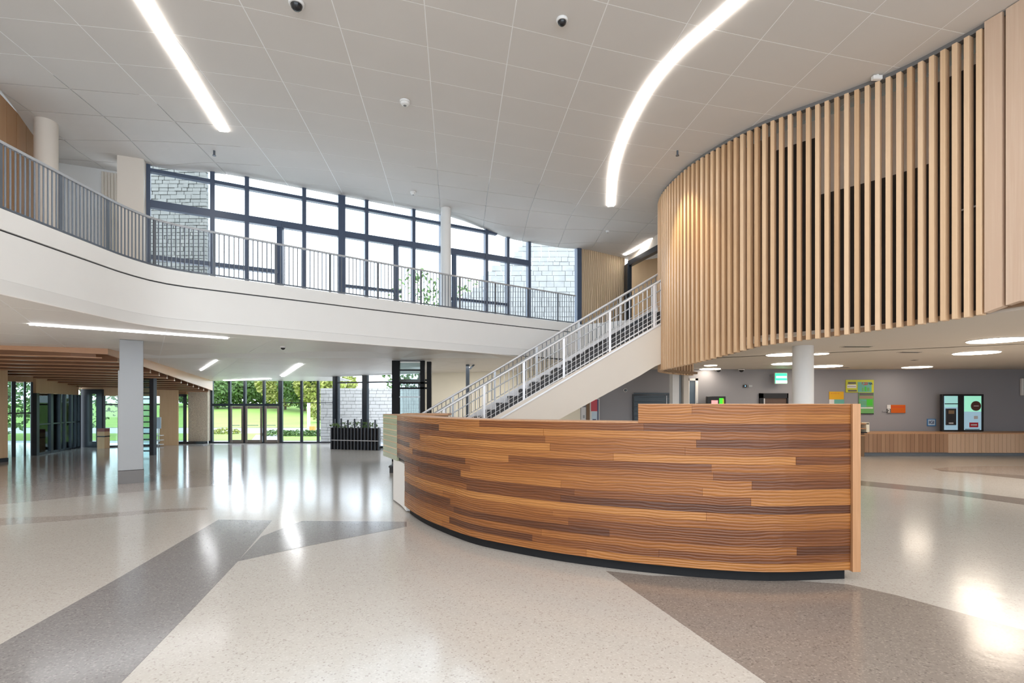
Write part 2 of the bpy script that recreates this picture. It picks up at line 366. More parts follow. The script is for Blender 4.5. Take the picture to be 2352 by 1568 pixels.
# ------------------------------------------------------------------ high ceiling with its tiles
region=[(-8.0,-8),(18,-8),(18,17.3),(4.5,17.3),(3.95,17.05),(2.1,15.68),(-7.42,10.38),(-7.9,10.85),(-10.4,9.75),(-8.78,9.42),(-8.0,7.9)]
cb=MB()
def indip(x,y):
    d=(wallY(x)-y)/math.hypot(1,.557); return d<2.5 and (x>-2.6 or x<-5.2)
xs=[-10.5+.75*i for i in range(39)]; ys=[-8+.75*i for i in range(35)]
for x in xs:
    for y in ys:
        if y>17.5: continue
        q=clip(region,[(x,y),(x+.75,y),(x+.75,y+.75),(x,y+.75)])
        if q: (cb.add([(a,b,zceil(a,b)-.0055) for a,b in q],[tuple(range(len(q)))]) if not indip(x+.37,y+.37) else
            [cb.add([(a,b,zceil(a,b)+.006) for a,b in w],[tuple(range(len(w)))]) for i3 in range(3) for j3 in range(3)
             for w in [clip(q,[(x+.25*i3,y+.25*j3),(x+.25*i3+.25,y+.25*j3),(x+.25*i3+.25,y+.25*j3+.25),(x+.25*i3,y+.25*j3+.25)])] if w])
for x0,y0,x1,y1 in [(-12,-8.2,18.2,7.5)]:
    pass
ceil=obj('ceiling',cb,M['joint'],kind='structure',fix=False)
roof=MB(); roof.prism([(-8.3,-8.3),(18.3,-8.3),(18.3,17.6),(3.9,17.6),(2.0,15.9),(-7.45,10.6),(-7.9,11.1),(-10.9,9.9),(-9.0,9.4)],6.68,6.95)
obj('roof_slab',roof,M['white'],ceil)
def gmap(u,v):
    x=0; y=10
    for _ in range(30):
        s=.33*(x+1.49) if x>-4 else .33*(-4+1.49)+.15*(x+4)
        if x>1.5: s-= .045*(x-1.5)**1.3
        x2=-1.49+1.14*u-.11*(y-10); y2=10.14+.775*v+s
        x=.5*x+.5*x2; y=.5*y+.5*y2
    return (x,y)
ga=.006
for u in range(-8,11):
    for v in range(-9,10):
        q=[gmap(u+ga,v+ga*1.4),gmap(u+1-ga,v+ga*1.4),gmap(u+1-ga,v+1-ga*1.4),gmap(u+ga,v+1-ga*1.4)]
        cx=sum(a[0] for a in q)/4; cy=sum(a[1] for a in q)/4
        if cy<4.6 or abs(cx)>cy*1.15+1.2: continue
        r=clip(region,q)
        if r:
            # split so the shell follows the sag near the glass
            tm=MB(); nn=4 if indip(cx,cy) else 1
            for i in range(nn):
                for j in range(nn):
                    def bl(s,t): return tuple((1-s)*(1-t)*q[0][k]+s*(1-t)*q[1][k]+s*t*q[2][k]+(1-s)*t*q[3][k] for k in (0,1))
                    w=[bl(i/nn,j/nn),bl((i+1)/nn,j/nn),bl((i+1)/nn,(j+1)/nn),bl(i/nn,(j+1)/nn)]
                    w=clip(region,w) if nn>1 else r
                    if w: tm.prism(w,lambda a,b:zceil(a,b)-.008,lambda a,b:zceil(a,b)-.001)
            if tm.v: obj('ceiling_tile',tm,M['tile'],ceil,fix=False)
obj('ceiling_panel',MB().prism([(-8,-8),(18,-8),(18,4.2),(-8,4.2)],6.592,6.606),M['tile'],ceil)

# ------------------------------------------------------------------ lower ceiling (white tiles), wooden lounge ceiling
backL=[(-12.7,21.6),(-11.2,17),(-9.6,12.1),(-14.3,10.5),(-14.3,-8)]
ep=[p[:2] for p in edge.p]
lowreg=ep+[(4.2,13.55),(4.2,17.3),(2.3,17.3),(-3.2,18.4),(-6.7,19.7),(-6.75,21.6)]+backL
lc=MB()
for ix in range(-10,4):
    for iy in range(-5,14):
        x=ix*1.8; y=iy*1.8
        q=clip(lowreg,[(x,y),(x+1.8,y),(x+1.8,y+1.8),(x,y+1.8)])
        if q: lc.add([(a,b,zlow(a,b)-.0035) for a,b in q],[tuple(range(len(q)))])
clow=obj('ceiling',lc,M['joint'],kind='structure',fix=False)
ca,sa=math.cos(.62),math.sin(.62)
def lg(u,v): x=1.8*u; y=1.8*v; return (x*ca-y*sa-6,x*sa+y*ca+12)
for u in range(-8,9):
    for v in range(-9,9):
        g2=.004; q=[lg(u+g2,v+g2),lg(u+1-g2,v+g2),lg(u+1-g2,v+1-g2),lg(u+g2,v+1-g2)]
        cy=sum(a[1] for a in q)/4; cx=sum(a[0] for a in q)/4
        if cy<3.5 or cy>22 or abs(cx)>cy*1.1+1.5: continue
        r=clip(lowreg,q)
        if r: obj('ceiling_tile',MB().prism(r,lambda a,b:zlow(a,b)-.006,lambda a,b:zlow(a,b)+.006),M['soffit'],clow,fix=False)
# upper floor / roof deck above it
slab=ep+[(4.2,13.55),(4.2,17.3),(2.3,17.3),(-3.2,18.4),(-6.7,19.7),(-6.75,21.6),(-16.6,21.6),(-16.6,-8)]
sl=MB()
inner=Path(ep)
slabp=[(p[0]-p[2]*.2,p[1]-p[3]*.2) for p in inner.seg(0,inner.len,.4)]+slab[len(ep):]
obj('balcony_slab',MB().prism(slabp,3.05,ZUP-.004),M['white'],kind='structure')
wp=[(-14.3,10.55),(-9.62,12.15),(-11.2,17),(-12.7,21.6),(-17,21.6),(-17,15.2),(-14.3,14.6)]
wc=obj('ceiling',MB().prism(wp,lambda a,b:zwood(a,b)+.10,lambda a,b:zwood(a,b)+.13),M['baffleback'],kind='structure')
for k in range(15):
    y0=10.95+.74*k; zb_=lambda a,b:zwood(a,b)-.12
    q=clip(wp,[(-17,y0-.9),(-9,y0+.45),(-9,y0+.53),(-17,y0-.82)])
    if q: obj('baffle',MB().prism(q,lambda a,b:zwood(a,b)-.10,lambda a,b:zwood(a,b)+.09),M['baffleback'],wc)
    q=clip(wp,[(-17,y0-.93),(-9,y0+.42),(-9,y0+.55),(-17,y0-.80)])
    if q: obj('edge_strip',MB().prism(q,lambda a,b:zwood(a,b)-.125,lambda a,b:zwood(a,b)-.10),M['baffle'],wc)  # highlight along each baffle's lower edge, painted as a strip of paler wood
tr_=MB()
bp_=[(-14.3,10.47),(-9.55,12.1),(-11.12,17),(-12.62,21.6)]
for (a0_,b0_) in zip(bp_,bp_[1:]):
    for k in range(4):
        p0=(a0_[0]+(b0_[0]-a0_[0])*k/4,a0_[1]+(b0_[1]-a0_[1])*k/4); p1=(a0_[0]+(b0_[0]-a0_[0])*(k+1)/4,a0_[1]+(b0_[1]-a0_[1])*(k+1)/4)
        tr_.prism([p0,p1,(p1[0]-.05,p1[1]+.02),(p0[0]-.05,p0[1]+.02)],lambda a,b:zwood(a,b)-.03,lambda a,b:max(zwood(a,b)+.13,zlow(a,b)+.03))
obj('trim_1',tr_,M['baffle'],kind='structure')

# ------------------------------------------------------------------ balcony fascia
bal=thing('balcony_edge',(-6.15,6,2.94),'sweeping white plaster balcony edge with a thin shadow groove, under the long grey railing','balcony')
sp=edge.seg(6,edge.len,.3)
obj('fascia',MB().sweep(sp,[(0,3.12),(0,3.70),(-.2,3.70),(-.2,3.12)]),M['white'],bal,smooth=True)
obj('upper_band',MB().sweep(sp,[(.012,3.722),(.012,ZUP),(-.25,ZUP),(-.25,3.722)]),M['white'],bal,smooth=True)
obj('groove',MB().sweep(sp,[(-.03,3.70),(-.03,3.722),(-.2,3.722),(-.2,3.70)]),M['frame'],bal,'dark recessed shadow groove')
obj('lower_lip',MB().sweep(sp,[(.014,3.115),(-.02,2.935),(-.22,2.935),(-.22,3.115)]),M['white'],bal,smooth=True)

# ------------------------------------------------------------------ outer walls
def wallseg(name,a,b,z0,z1,mat,th=.2,parent=None,kind='structure'):
    ax,ay=a; bx,by=b; dx,dy=bx-ax,by-ay; l=math.hypot(dx,dy); nx,ny=-dy/l*th,dx/l*th
    return obj(name,MB().prism([(ax,ay),(bx,by),(bx+nx,by+ny),(ax+nx,ay+ny)],z0,z1),mat,parent,kind=kind if parent is None else None)
# unseen rear wall, its three open bays shaped to let daylight fill in
wb=wallseg('wall_rear',(18,-8),(-14.3,-8),0,.6,M['white'])
wallseg('wall_panel',(18,-8),(-14.3,-8),6.1,6.66,M['white'],parent=wb)
for x0,x1 in [(-14.3,-12.5),(-5.2,-4.4),(3.4,4.2),(12.5,18)]:
    wallseg('wall_panel',(x1,-8),(x0,-8),.6,6.1,M['white'],parent=wb)
wl=wallseg('wall_left',(-14.3,-8),(-14.3,14.5),0,2.95,M['loungewood'])
for k in range(30):
    y=14.5-.75*(k+1)
    if y>-8: obj('wall_panel',MB().box((-14.3,y+.008,.12),(-14.272,y+.742,2.9)),M['loungewood'],wl)
obj('baseboard_left',MB().box((-14.3,-8,0),(-14.26,14.5,.11)),M['black'],kind='structure')
wallseg('wall_upper_left',(-8.05,-8),(-8.05,7.6),ZUP,6.6,M['white'])
wallseg('wall_right',(18,17.3),(18,-8),0,6.66,M['grey'],th=-.2)
# grey wall of the back right room
wg=wallseg('wall_back',(2.3,17.2),(18,17.2),0,2.9,M['grey'])
wallseg('wall_back',(-3.2,18.3),(2.3,17.2),0,3.05,M['cream'])
# upper left wooden wall, its panels, plain recess wall
uw=wallseg('wall_upper_wood',(-8.02,7.75),(-8.72,9.33),ZUP,6.6,M['backwood'],th=.15)
a=Vector((-8.02,7.75)); b=Vector((-8.72,9.33)); d=(b-a).normalized(); nn=Vector((-d.y,d.x))
for k in range(5):
    p=a+(b-a)*(k/5)+d*.006; q=a+(b-a)*((k+1)/5)-d*.006
    obj('wall_panel',MB().prism([tuple(p),tuple(q),tuple(q-nn*.02),tuple(p-nn*.02)],ZUP,zceil(*a)-.02),M['panelwood'],uw)
wallseg('wall_upper_recess',(-10.4,9.7),(-7.86,10.82),ZUP,6.6,M['white'])
wallseg('wall_upper_return',(-8.74,9.36),(-10.4,9.7),ZUP,6.6,M['white'])
pl=thing('ribbed_wall_panel',(-8.1,10.6,ZUP),'narrow cream panel of vertical ribs beside the square upstairs pier','panel')
for k in range(7):
    t=k/7; x=-8.34+.34*t; y=10.43+.15*t
    obj('rib',MB().box((x,y-.03,ZUP),(x+.034,y+.02,zceil(x,y)-.12)),M['warmwhite'],pl)
pr=thing('wall_pier',(-7.5,10.2,ZUP),'square beige pier on the balcony left of the big black framed window','pier')
obj('shaft',MB().prism([(-7.70,9.98),(-7.30,10.15),(-7.45,10.5),(-7.83,10.32)],ZUP,zceil(-7.4,10)-.012),M['warmwhite'],pr)
obj('shadow_gap',MB().prism([(-7.69,10.0),(-7.32,10.16),(-7.46,10.48),(-7.82,10.31)],zceil(-7.4,10)-.012,zceil(-7.4,10)-.008),M['grey'],pr)
# textured wall right of the window, then the dark framed opening to a wood lined room
cw=wallseg('wall_carved',(2.12,15.68),(3.70,16.78),ZUP,6.6,M['carved'],th=.25)
ow=wallseg('wall_upper_right',(3.80,16.78),(4.38,14.5),6.22,6.6,M['warmwhite'],th=.15)
op=thing('opening_frame',(3.8,16.3,ZUP),'black steel frame around the wood lined opening at the head of the stairs','frame')
obj('post',MB().prism([(3.66,16.72),(3.80,16.72),(3.84,16.42),(3.70,16.40)],ZUP,6.15),M['frame'],op)
obj('header',MB().bar((3.80,16.5,6.15),(4.45,14.2,6.15),.16,.16),M['frame'],op)
obj('post',MB().box((4.3,14.0,ZUP),(4.44,14.16,6.2)),M['frame'],op)
wallseg('wall_upper_wood_room',(3.9,17.2),(7.5,15.6),ZUP,6.6,M['loungewood'])

# ------------------------------------------------------------------ glazing
def glazed(name,a,b,z0,ztop,us,rows,mw=.06,md=.10,thick=(),glass='glass',skip=(),fmat='frame',label=None):
    """us: mullion positions 0..1 ; rows: transom heights ; ztop: function or number"""
    a=Vector(a); b=Vector(b); L=(b-a).length; d=(b-a)/L; zt=ztop if callable(ztop) else (lambda x,y:ztop)
    root=thing(name,(a.x,a.y,z0),label,None,kind='structure')
    if 'category' in root: del root['category']
    ang=math.atan2(d.y,d.x)
    for i,u in enumerate(us):
        p=a+d*L*u; w=mw*(1.9 if i in thick else 1); h=zt(p.x,p.y)
        nx,ny=-d.y*md/2,d.x*md/2; ex,ey=d.x*w/2,d.y*w/2
        obj('mullion',MB().prism([(p.x-ex-nx,p.y-ey-ny),(p.x+ex-nx,p.y+ey-ny),(p.x+ex+nx,p.y+ey+ny),(p.x-ex+nx,p.y-ey+ny)],z0,h),M[fmat],root)
    for zr,hh,u0,u1 in rows:
        p=a+d*L*u0; q=a+d*L*u1
        obj('transom',MB().bar((p.x,p.y,zr),(q.x,q.y,zr),md*.85,hh),M[fmat],root)
    zs=[z0]+sorted(r[0] for r in rows if r[2]<=0.01 and r[3]>=.99)+[None]
    for i in range(len(us)-1):
        for j in range(len(zs)-1):
            p=a+d*L*us[i]; q=a+d*L*us[i+1]
            if (i,j) in skip: continue
            t=zs[j+1]; zp=t if t else zt(p.x,p.y)-.005; zq=t if t else zt(q.x,q.y)-.005
            if min(zp,zq)-zs[j]<.05: continue
            m=MB(); e=.006
            nx,ny=-d.y*e,d.x*e
            m.add([(p.x-nx,p.y-ny,zs[j]),(q.x-nx,q.y-ny,zs[j]),(q.x-nx,q.y-ny,zq),(p.x-nx,p.y-ny,zp),(p.x+nx,p.y+ny,zs[j]),(q.x+nx,q.y+ny,zs[j]),(q.x+nx,q.y+ny,zq),(p.x+nx,p.y+ny,zp)],
              [(0,1,2,3),(7,6,5,4),(0,4,5,1),(1,5,6,2),(2,6,7,3),(3,7,4,0)])
            obj('pane',m,M[glass],root)
    return root
def wu(px):     # position along the upper window from the picture column
    r=(px-1176)/F; x=r*14.5/(1-.557*r); return x
XA,XB=wu(335),wu(1330)
us=[(wu(p)-XA)/(XB-XA) for p in (335,488,567,698,784,841,949,1013,1116,1165,1214,1328)]
mid=5.68
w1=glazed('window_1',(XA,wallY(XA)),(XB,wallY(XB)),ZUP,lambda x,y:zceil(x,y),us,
   [(mid,.15,0,us[10]),(6.36,.07,0,us[8]+.03),(4.60,.09,0,us[3]-.05),(4.45,.07,us[4],us[6]-.03),(4.42,.07,us[7],us[9]),(4.0,.08,0,1)],mw=.085,md=.14,thick=(0,4,11),fmat='frameglare',
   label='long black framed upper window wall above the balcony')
for k,px in enumerate((644,910,1043,786)):
    x=wu(px); y=wallY(x)
    obj('door_post',MB().box((x-.06,y-.05,ZUP),(x+.06,y+.05,mid)),M['frameglare'],w1)
# far entrance glazing
def farx(px): return (px-1176)/F*21.6
us2=[(farx(p)-farx(485))/(farx(768)-farx(485)) for p in (485,528,563,607,645,693,731,768)]
glazed('window_2',(farx(485),21.6),(farx(768),21.6),0,2.62,us2,[(1.61,.10,0,us2[4]),(1.70,.03,us2[4],1),(.03,.06,0,1)],mw=.085,md=.12,thick=(0,4,),label='far entrance glazing with black frame and green lawn beyond')
# door leaves
for k,(a,b) in enumerate(((530,563),(565,606),(609,645))):
    x0,x1=farx(a)+.03,farx(b)-.03
    d=thing('door_%d'%(k+1),(x0,21.52,0),['left leaf of the entrance doors','middle leaf of the entrance doors','right leaf of the entrance doors'][k],None,kind='structure')
    f=MB(); 
    obj('stile',MB().box((x0,21.48,.02),(x0+.07,21.54,1.55)),M['bronze'],d); obj('stile',MB().box((x1-.07,21.48,.02),(x1,21.54,1.55)),M['bronze'],d)
    obj('rail',MB().box((x0+.1,21.48,.02),(x1-.1,21.54,.14)),M['bronze'],d); obj('rail',MB().box((x0+.1,21.48,1.45),(x1-.1,21.54,1.55)),M['bronze'],d)
    obj('handle',MB().bar((x0+.12,21.44,.75),(x1-.12,21.44,.75),.03,.03),M['rail'],d)
# right return glazing
glazed('window_3',(-6.72,19.55),(-3.25,18.35),0,2.78,[0,.02,.36,.7,1],[(.05,.08,0,1),(2.45,.05,0,1)],mw=.11,md=.14,thick=(0,2),label='glazing right of the entrance in front of the white garden wall')
# lounge glazing at far left
glazed('window_4',(-15.62,15.7),(-15.2,16.25),0,2.33,[0,.35,.72,.95],[(1.35,.04,0,.95)],mw=.05,md=.08,thick=(1,),glass='glasst',label='tall black framed glass strip beside the beige wood wall')
glazed('window_5',(-15.15,16.3),(-16.25,19.2),0,1.98,[0,.3,.5,.62,.78,.9,1],[(.98,.04,0,1),(.03,.06,0,1)],mw=.09,md=.10,thick=(0,1),glass='glasst',label='row of black framed glass panels in the lounge')
# tall dark doorway
dd=thing('door_4',(-15.9,19.5,0),'tall black lounge door frame',None,kind='structure')
for x0,x1,z0,z1 in ((-16.3,-15.98,0,2.2),(-15.72,-15.5,0,2.2),(-15.98,-15.72,2.02,2.2),(-15.98,-15.72,0,.22)):
    obj('frame_piece',MB().box((x0,19.35,z0),(x1,19.5,z1)),M['frame'],dd)
obj('pane',MB().box((-15.98,19.42,.22),(-15.72,19.43,2.02)),M['glasst'],dd)
glazed('window_6',(-15.5,19.45),(-13.6,20.4),0,1.95,[0,.22,.34,.55,.7,1],[(1.62,.05,0,1),(.03,.06,0,1)],mw=.08,md=.1,glass='glasst',label='lounge door glazing behind the grey column')
# soffits above lounge glazing
sf=MB()
for a,b,z0 in (((-15.65,15.7),(-15.2,16.25),2.33),((-15.15,16.3),(-16.25,19.2),1.98),((-16.3,19.4),(-15.5,19.42),2.2),((-15.5,19.45),(-13.6,20.4),1.95)):
    wallseg('wall_lounge_soffit',a,b,z0+.0,zwood(0,(a[1]+b[1])/2)+.12,M['loungewood'],th=.12)
wallseg('wall_lounge_end',(-14.3,14.5),(-15.62,15.7),0,2.9,M['loungewood'],th=.1)
# door 5: dark glazed doorway beside the pebble wall, wood surround
wallseg('wall_lounge_pier',(-13.9,20.2),(-13.35,20.45),0,2.5,M['loungewood'],th=.2)
d5=thing('door_5',(-13.2,20.6,0),'dark glazed doorway beside the pebble wall',None,kind='structure')
X0,X1=P(371,1000,21.2).x,P(427,1000,21.2).x
for x0,x1,z0,z1 in ((X0,X0+.1,0,2.0),(X1-.05,X1,0,2.0),(X0,X1,1.95,2.05),(X0+.38,X0+.42,0,1.95)):
    obj('frame_piece',MB().box((x0,21.1,z0),(x1,21.25,z1)),M['frame'],d5)
obj('pane',MB().box((X0+.1,21.17,0.02),(X1-.05,21.18,1.95)),M['glasst'],d5)
obj('dark_panel',MB().box((X0+.05,21.0,0),(X0+.36,21.1,1.45)),M['black'],d5)
wallseg('wall_lounge_lintel',(X0-.6,21.2),(X1,21.2),2.05,2.75,M['panelwood'],th=.2)
wallseg('wall_pebble',(X1,21.35),(farx(485),21.35),0.1,2.75,M['pebble'],th=.25)
# pebbles standing proud of it
pb=MB()
for k in range(900):
    x=random.uniform(X1+.03,farx(485)-.03); z=random.uniform(.14,2.6); r=random.uniform(.012,.026)
    pb.add([(x-r,21.352,z),(x,21.352,z-r),(x+r,21.352,z),(x,21.352,z+r),(x,21.352-r*.8,z)],[(0,1,4),(1,2,4),(2,3,4),(3,0,4)])
o=obj('pebbles',pb,M['pebble'],bpy.data.objects['wall_pebble'],fix=False); o['kind']='stuff'
obj('baseboard_back',MB().box((X0-.05,21.05,0),(farx(485),21.36,.1)),M['black'],kind='structure')

# ------------------------------------------------------------------ columns
def roundcol(name,x,y,z0,z1,r,label,mat):
    t=thing(name,(x,y,z0),label,'column',kind='thing')
    obj('shaft',MB().lathe((x,y,z0),[(r,.12),(r,z1-z0)],32),mat,t,smooth=True)
    obj('base_ring',MB().lathe((x,y,z0),[(r+.006,0),(r+.006,.12)],32),mat,t,smooth=True)
    return t
c=thing('square_column',(-7.65,10.7,0),'tall square grey column with a metal clad base on the terrazzo floor','column',kind='thing')
cx_,cy_=-7.775,10.45; dv=Vector((-.598,.801)); tv=Vector((.801,.598))
def rc(w0,w1,d0,d1): return [tuple(Vector((cx_,cy_))+tv*a+dv*b) for a,b in ((w0,d0),(w1,d0),(w1,d1),(w0,d1))]
obj('shaft',MB().prism(rc(-.19,.205,.02,.45),.27,2.93),M['column'],c,bevel=.006)
obj('corner_strip',MB().prism(rc(-.212,-.18,.03,.43),.27,2.3),M['column'],c,bevel=.003)
obj('base_cladding',MB().prism(rc(-.214,.214,0,.47),0,.265),M['steelbase'],c,'brushed metal cladding around the foot',bevel=.003)
x,y=P(1024,500,13.0).x,13.0
roundcol('round_column',x,y,ZUP,zceil(x,y)-.012,.13,'slim white round column upstairs in front of the big window',M['white'])
x,y=P(106,300,9.0).x,9.0
roundcol('round_column',x,y,ZUP,6.59,.165,'pale round column upstairs beside the brown wood wall',M['warmwhite'])
roundcol('round_column',5.92,10.42,0,ZR,.195,'white round column rising behind the right half of the reception desk',M['white'])
c=thing('clad_column',(4.9,14.4,0),'pale boxed column under the tip of the wooden slat screen','column',kind='thing')
obj('shaft',MB().box((4.52,14.4,0),(4.70,14.7,ZR)),M['white'],c); obj('side_panel',MB().box((4.70,14.5,0),(4.79,14.7,ZR)),M['column'],c); obj('cover_strip',MB().box((4.80,14.3,0),(4.94,14.6,ZR)),M['warmwhite'],c)

# ------------------------------------------------------------------ slatted drum
dpts=catmull([(5.0,14.2),(4.2,13.5),(3.72,12.8),(3.55,12.15),(3.56,11.4),(3.70,10.55),(3.98,9.8),(4.40,9.05),(5.10,8.34),(5.72,7.65),(6.08,6.95),(6.30,6.30),(6.36,5.8),(6.34,5.2)],8)
drum=Path(dpts)
def pxof(x,y): return 1176+F*x/y
def zbot(x,y):
    if y>12: return 2.42
    px=pxof(x,y); tab=[(1521,850),(1560,842),(1600,833),(1640,823),(1745,795),(1900,775),(2080,750),(2250,725),(2300,706),(2352,690)]
    if px>2352: return 2.86
    for (p,q),(r,s) in zip(tab,tab[1:]):
        if px<=r: t=max(0,(px-p)/(r-p)); py=q+(s-q)*t; break
    return E+(HY-py)*y/F
dr=thing('slat_screen',(4.5,9.3,2.8),'large curved screen of vertical light oak slats hanging around the upper floor','screen')
proto=None; s=.05; k=0
sEnd=drum.find(lambda x,y: y<10 and pxof(x,y)>2262)
while s<sEnd:
    x,y,nx,ny,_=drum.at(s)
    zb=max(2.40,min(2.84,zbot(x,y)+.0)); h=6.52-zb
    if proto is None:
        proto=obj('slat',MB().box((-.031,-.052,0),(.031,.052,1.0)),M['slat'],dr,bevel=.003)
        proto.location=Vector((x,y,zb))-WL[dr.name]; proto.rotation_euler=(0,0,math.atan2(ny,nx)+math.pi/2); proto.scale=(1,1,h); WL[proto.name]=Vector((x,y,zb))
    else: inst('slat',proto,(x,y,zb),dr,math.atan2(ny,nx)+math.pi/2,(1,1,h))
    s+=.137; k+=1
for (u0,w) in ((sEnd+.02,.19),(sEnd+.25,.30),(sEnd+.59,.4)):
    if u0+w<drum.len:
        seg=drum.seg(u0,u0+w,.1)
        obj('wide_board',MB().sweep(seg,[(-.06,lambda i:max(2.4,zbot(seg[i][0],seg[i][1])-.0)),(-.06,6.58),(.05,6.58),(.05,lambda i:max(2.4,zbot(seg[i][0],seg[i][1])-.0))]),M['slatpale'],dr,'wide pale board closing the slat screen')
sf=drum.seg(0,drum.len,.2)
obj('top_track',MB().sweep(sf,[(-.10,6.53),(-.10,6.595),(.01,6.595),(.01,6.53)]),M['steelbase'],dr)
obj('lower_rail',MB().sweep(sf,[(-.16,lambda i:max(2.45,min(2.84,zbot(*sf[i][:2])+.03))),(-.16,lambda i:max(2.45,min(2.84,zbot(*sf[i][:2])+.03))+.06),(-.06,lambda i:max(2.45,min(2.84,zbot(*sf[i][:2])+.03))+.06),(-.06,lambda i:max(2.45,min(2.84,zbot(*sf[i][:2])+.03)))]),M['backwood'],dr)
# lining seen through the gaps
def dfind(px): return drum.find(lambda x,y: y<11.9 and pxof(x,y)>px)
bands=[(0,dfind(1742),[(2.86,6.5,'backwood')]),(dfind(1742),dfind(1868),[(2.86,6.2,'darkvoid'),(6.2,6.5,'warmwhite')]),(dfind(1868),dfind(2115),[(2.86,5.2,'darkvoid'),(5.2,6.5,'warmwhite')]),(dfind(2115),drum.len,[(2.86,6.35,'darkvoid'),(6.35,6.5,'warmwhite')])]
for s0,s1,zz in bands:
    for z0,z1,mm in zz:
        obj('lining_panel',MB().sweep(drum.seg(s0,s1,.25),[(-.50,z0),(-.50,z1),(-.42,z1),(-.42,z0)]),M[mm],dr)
for px,z in ((2185,4.35),(2238,4.55),(2292,3.6)):
    u=dfind(px)
    if u<drum.len-.2: obj('conduit',MB().sweep(drum.seg(u-.15,u+.15,.1),[(-.40,z),(-.40,z+.02),(-.38,z+.02),(-.38,z)]),M['raillight'],dr)
# right hand lower ceiling / floor slab
ins=[(p[0]-p[2]*.14,p[1]-p[3]*.14) for p in drum.seg(.6,drum.len,.25)]
rreg=ins+[(18,5.2),(18,17.2),(2.4,17.2),(2.4,14.9),(4.1,13.6),(4.1,12.6)]
rr=obj('ceiling',MB().prism(rreg,ZR,ZR+.05),M['soffit_r'],kind='structure')
obj('floor_slab',MB().prism([(p[0]-p[2]*.5,p[1]-p[3]*.5) for p in drum.seg(.6,drum.len,.25)]+[(18,5.2),(18,17.2),(4.3,17.2),(4.3,13.6)],ZR+.06,ZUP),M['white'],rr)
obj('landing',MB().box((3.56,12.02,3.72),(5.2,13.5,ZUP)),M['white'],rr)
wallseg('wall_upper_front',(6.3,5.15),(18,5.15),2.85,6.6,M['white'],th=.2)

# ------------------------------------------------------------------ staircase
NR=24; RISE=ZUP/NR; TR=.28; XT=3.55; X0=XT-(NR-1)*TR; SL=RISE/TR
st=thing('staircase',(X0,12.7,0),'straight staircase with cream stringers and black steps rising right behind the desk','staircase')
protot=None
for i in range(NR-1):
    x=X0+TR*i; z=RISE*(i+1)
    if protot is None:
        protot=obj('tread',MB().box((x-.02,12.08,z-.04),(x+TR+.005,13.40,z)),M['tread'],st); pr_=obj('riser',MB().box((x,12.08,z-RISE),(x+.02,13.40,z-.04)),M['tread'],st)
        wt=WL[protot.name].copy(); wr=WL[pr_.name].copy()
    else:
        inst('tread',protot,wt+Vector((TR*i,0,RISE*i)),st); inst('riser',pr_,wr+Vector((TR*i,0,RISE*i)),st)
def zt1(x): return 3.54+SL*(x-3.56)
def zt2(x): return 4.335+SL*(x-3.98)
def vprism(poly,y0,y1):
    m=MB(); n=len(poly); vs=[(x,y0,z) for x,z in poly]+[(x,y1,z) for x,z in poly]
    return m.add(vs,[tuple(range(n)),tuple(range(n,2*n))[::-1]]+[(i,n+i,n+(i+1)%n,(i+1)%n) for i in range(n)])
xs0=X0+.35
low=[(xs0,0),(xs0+1.35,0)]
cur=[]; 
for k in range(13):
    x=3.0+1.1*k/12; cur.append((x,min(2.80,2.29+.62*(x-3.0)) if x<3.35 else min(2.80,2.507+.40*(x-3.35))))
poly=[(xs0,0.0),(xs0+1.30,0.0)]+cur+[(4.12,zt1(4.12)+.02),(xs0,max(.12,zt1(xs0)))]
obj('stringer',vprism(poly,12.0,12.08),M['warmwhite'],st)
ck=[]
for i in range(NR-1):
    x=X0+TR*i; z=RISE*(i+1); ck+= [(x,z-.045),(x+TR,z-.045)]
cm=MB(); 
for i in range(NR-1):
    x=X0+TR*i; z=RISE*(i+1)-.045; m0=vprism([(x,max(0,min(z-.05,zt1(x)-.05))),(x+TR,max(0,min(z-.02,zt1(x+TR)-.05))),(x+TR,z),(x,z)],12.082,12.10); cm.add(m0.v,m0.f)
obj('cheek_plate',cm,M['tread'],st,'black stepped cheek plate above the cream stringer')
obj('stringer_cap',MB().bar((xs0,12.04,zt1(xs0)+.01),(4.12,12.04,zt1(4.12)+.01),.12,.035),M['raillight'],st)
poly2=[(xs0,0.0),(xs0+1.30,0.0)]+cur+[(4.12,zt2(4.12)),(xs0,zt2(xs0))]
obj('stringer',vprism(poly2,13.40,13.47),M['raillight'],st)
so=[(xs0+1.30,0.0)]+cur; sm=MB()
n=len(so); sm.add([(x,12.08,z+.01) for x,z in so]+[(x,13.4,z+.01) for x,z in so]+[(x,12.08,z+.06) for x,z in so]+[(x,13.4,z+.06) for x,z in so],
   [(i,i+1,n+i+1,n+i) for i in range(n-1)]+[(2*n+i,3*n+i,3*n+i+1,2*n+i+1) for i in range(n-1)])
obj('soffit',sm,M['warmwhite'],st,fix=False)
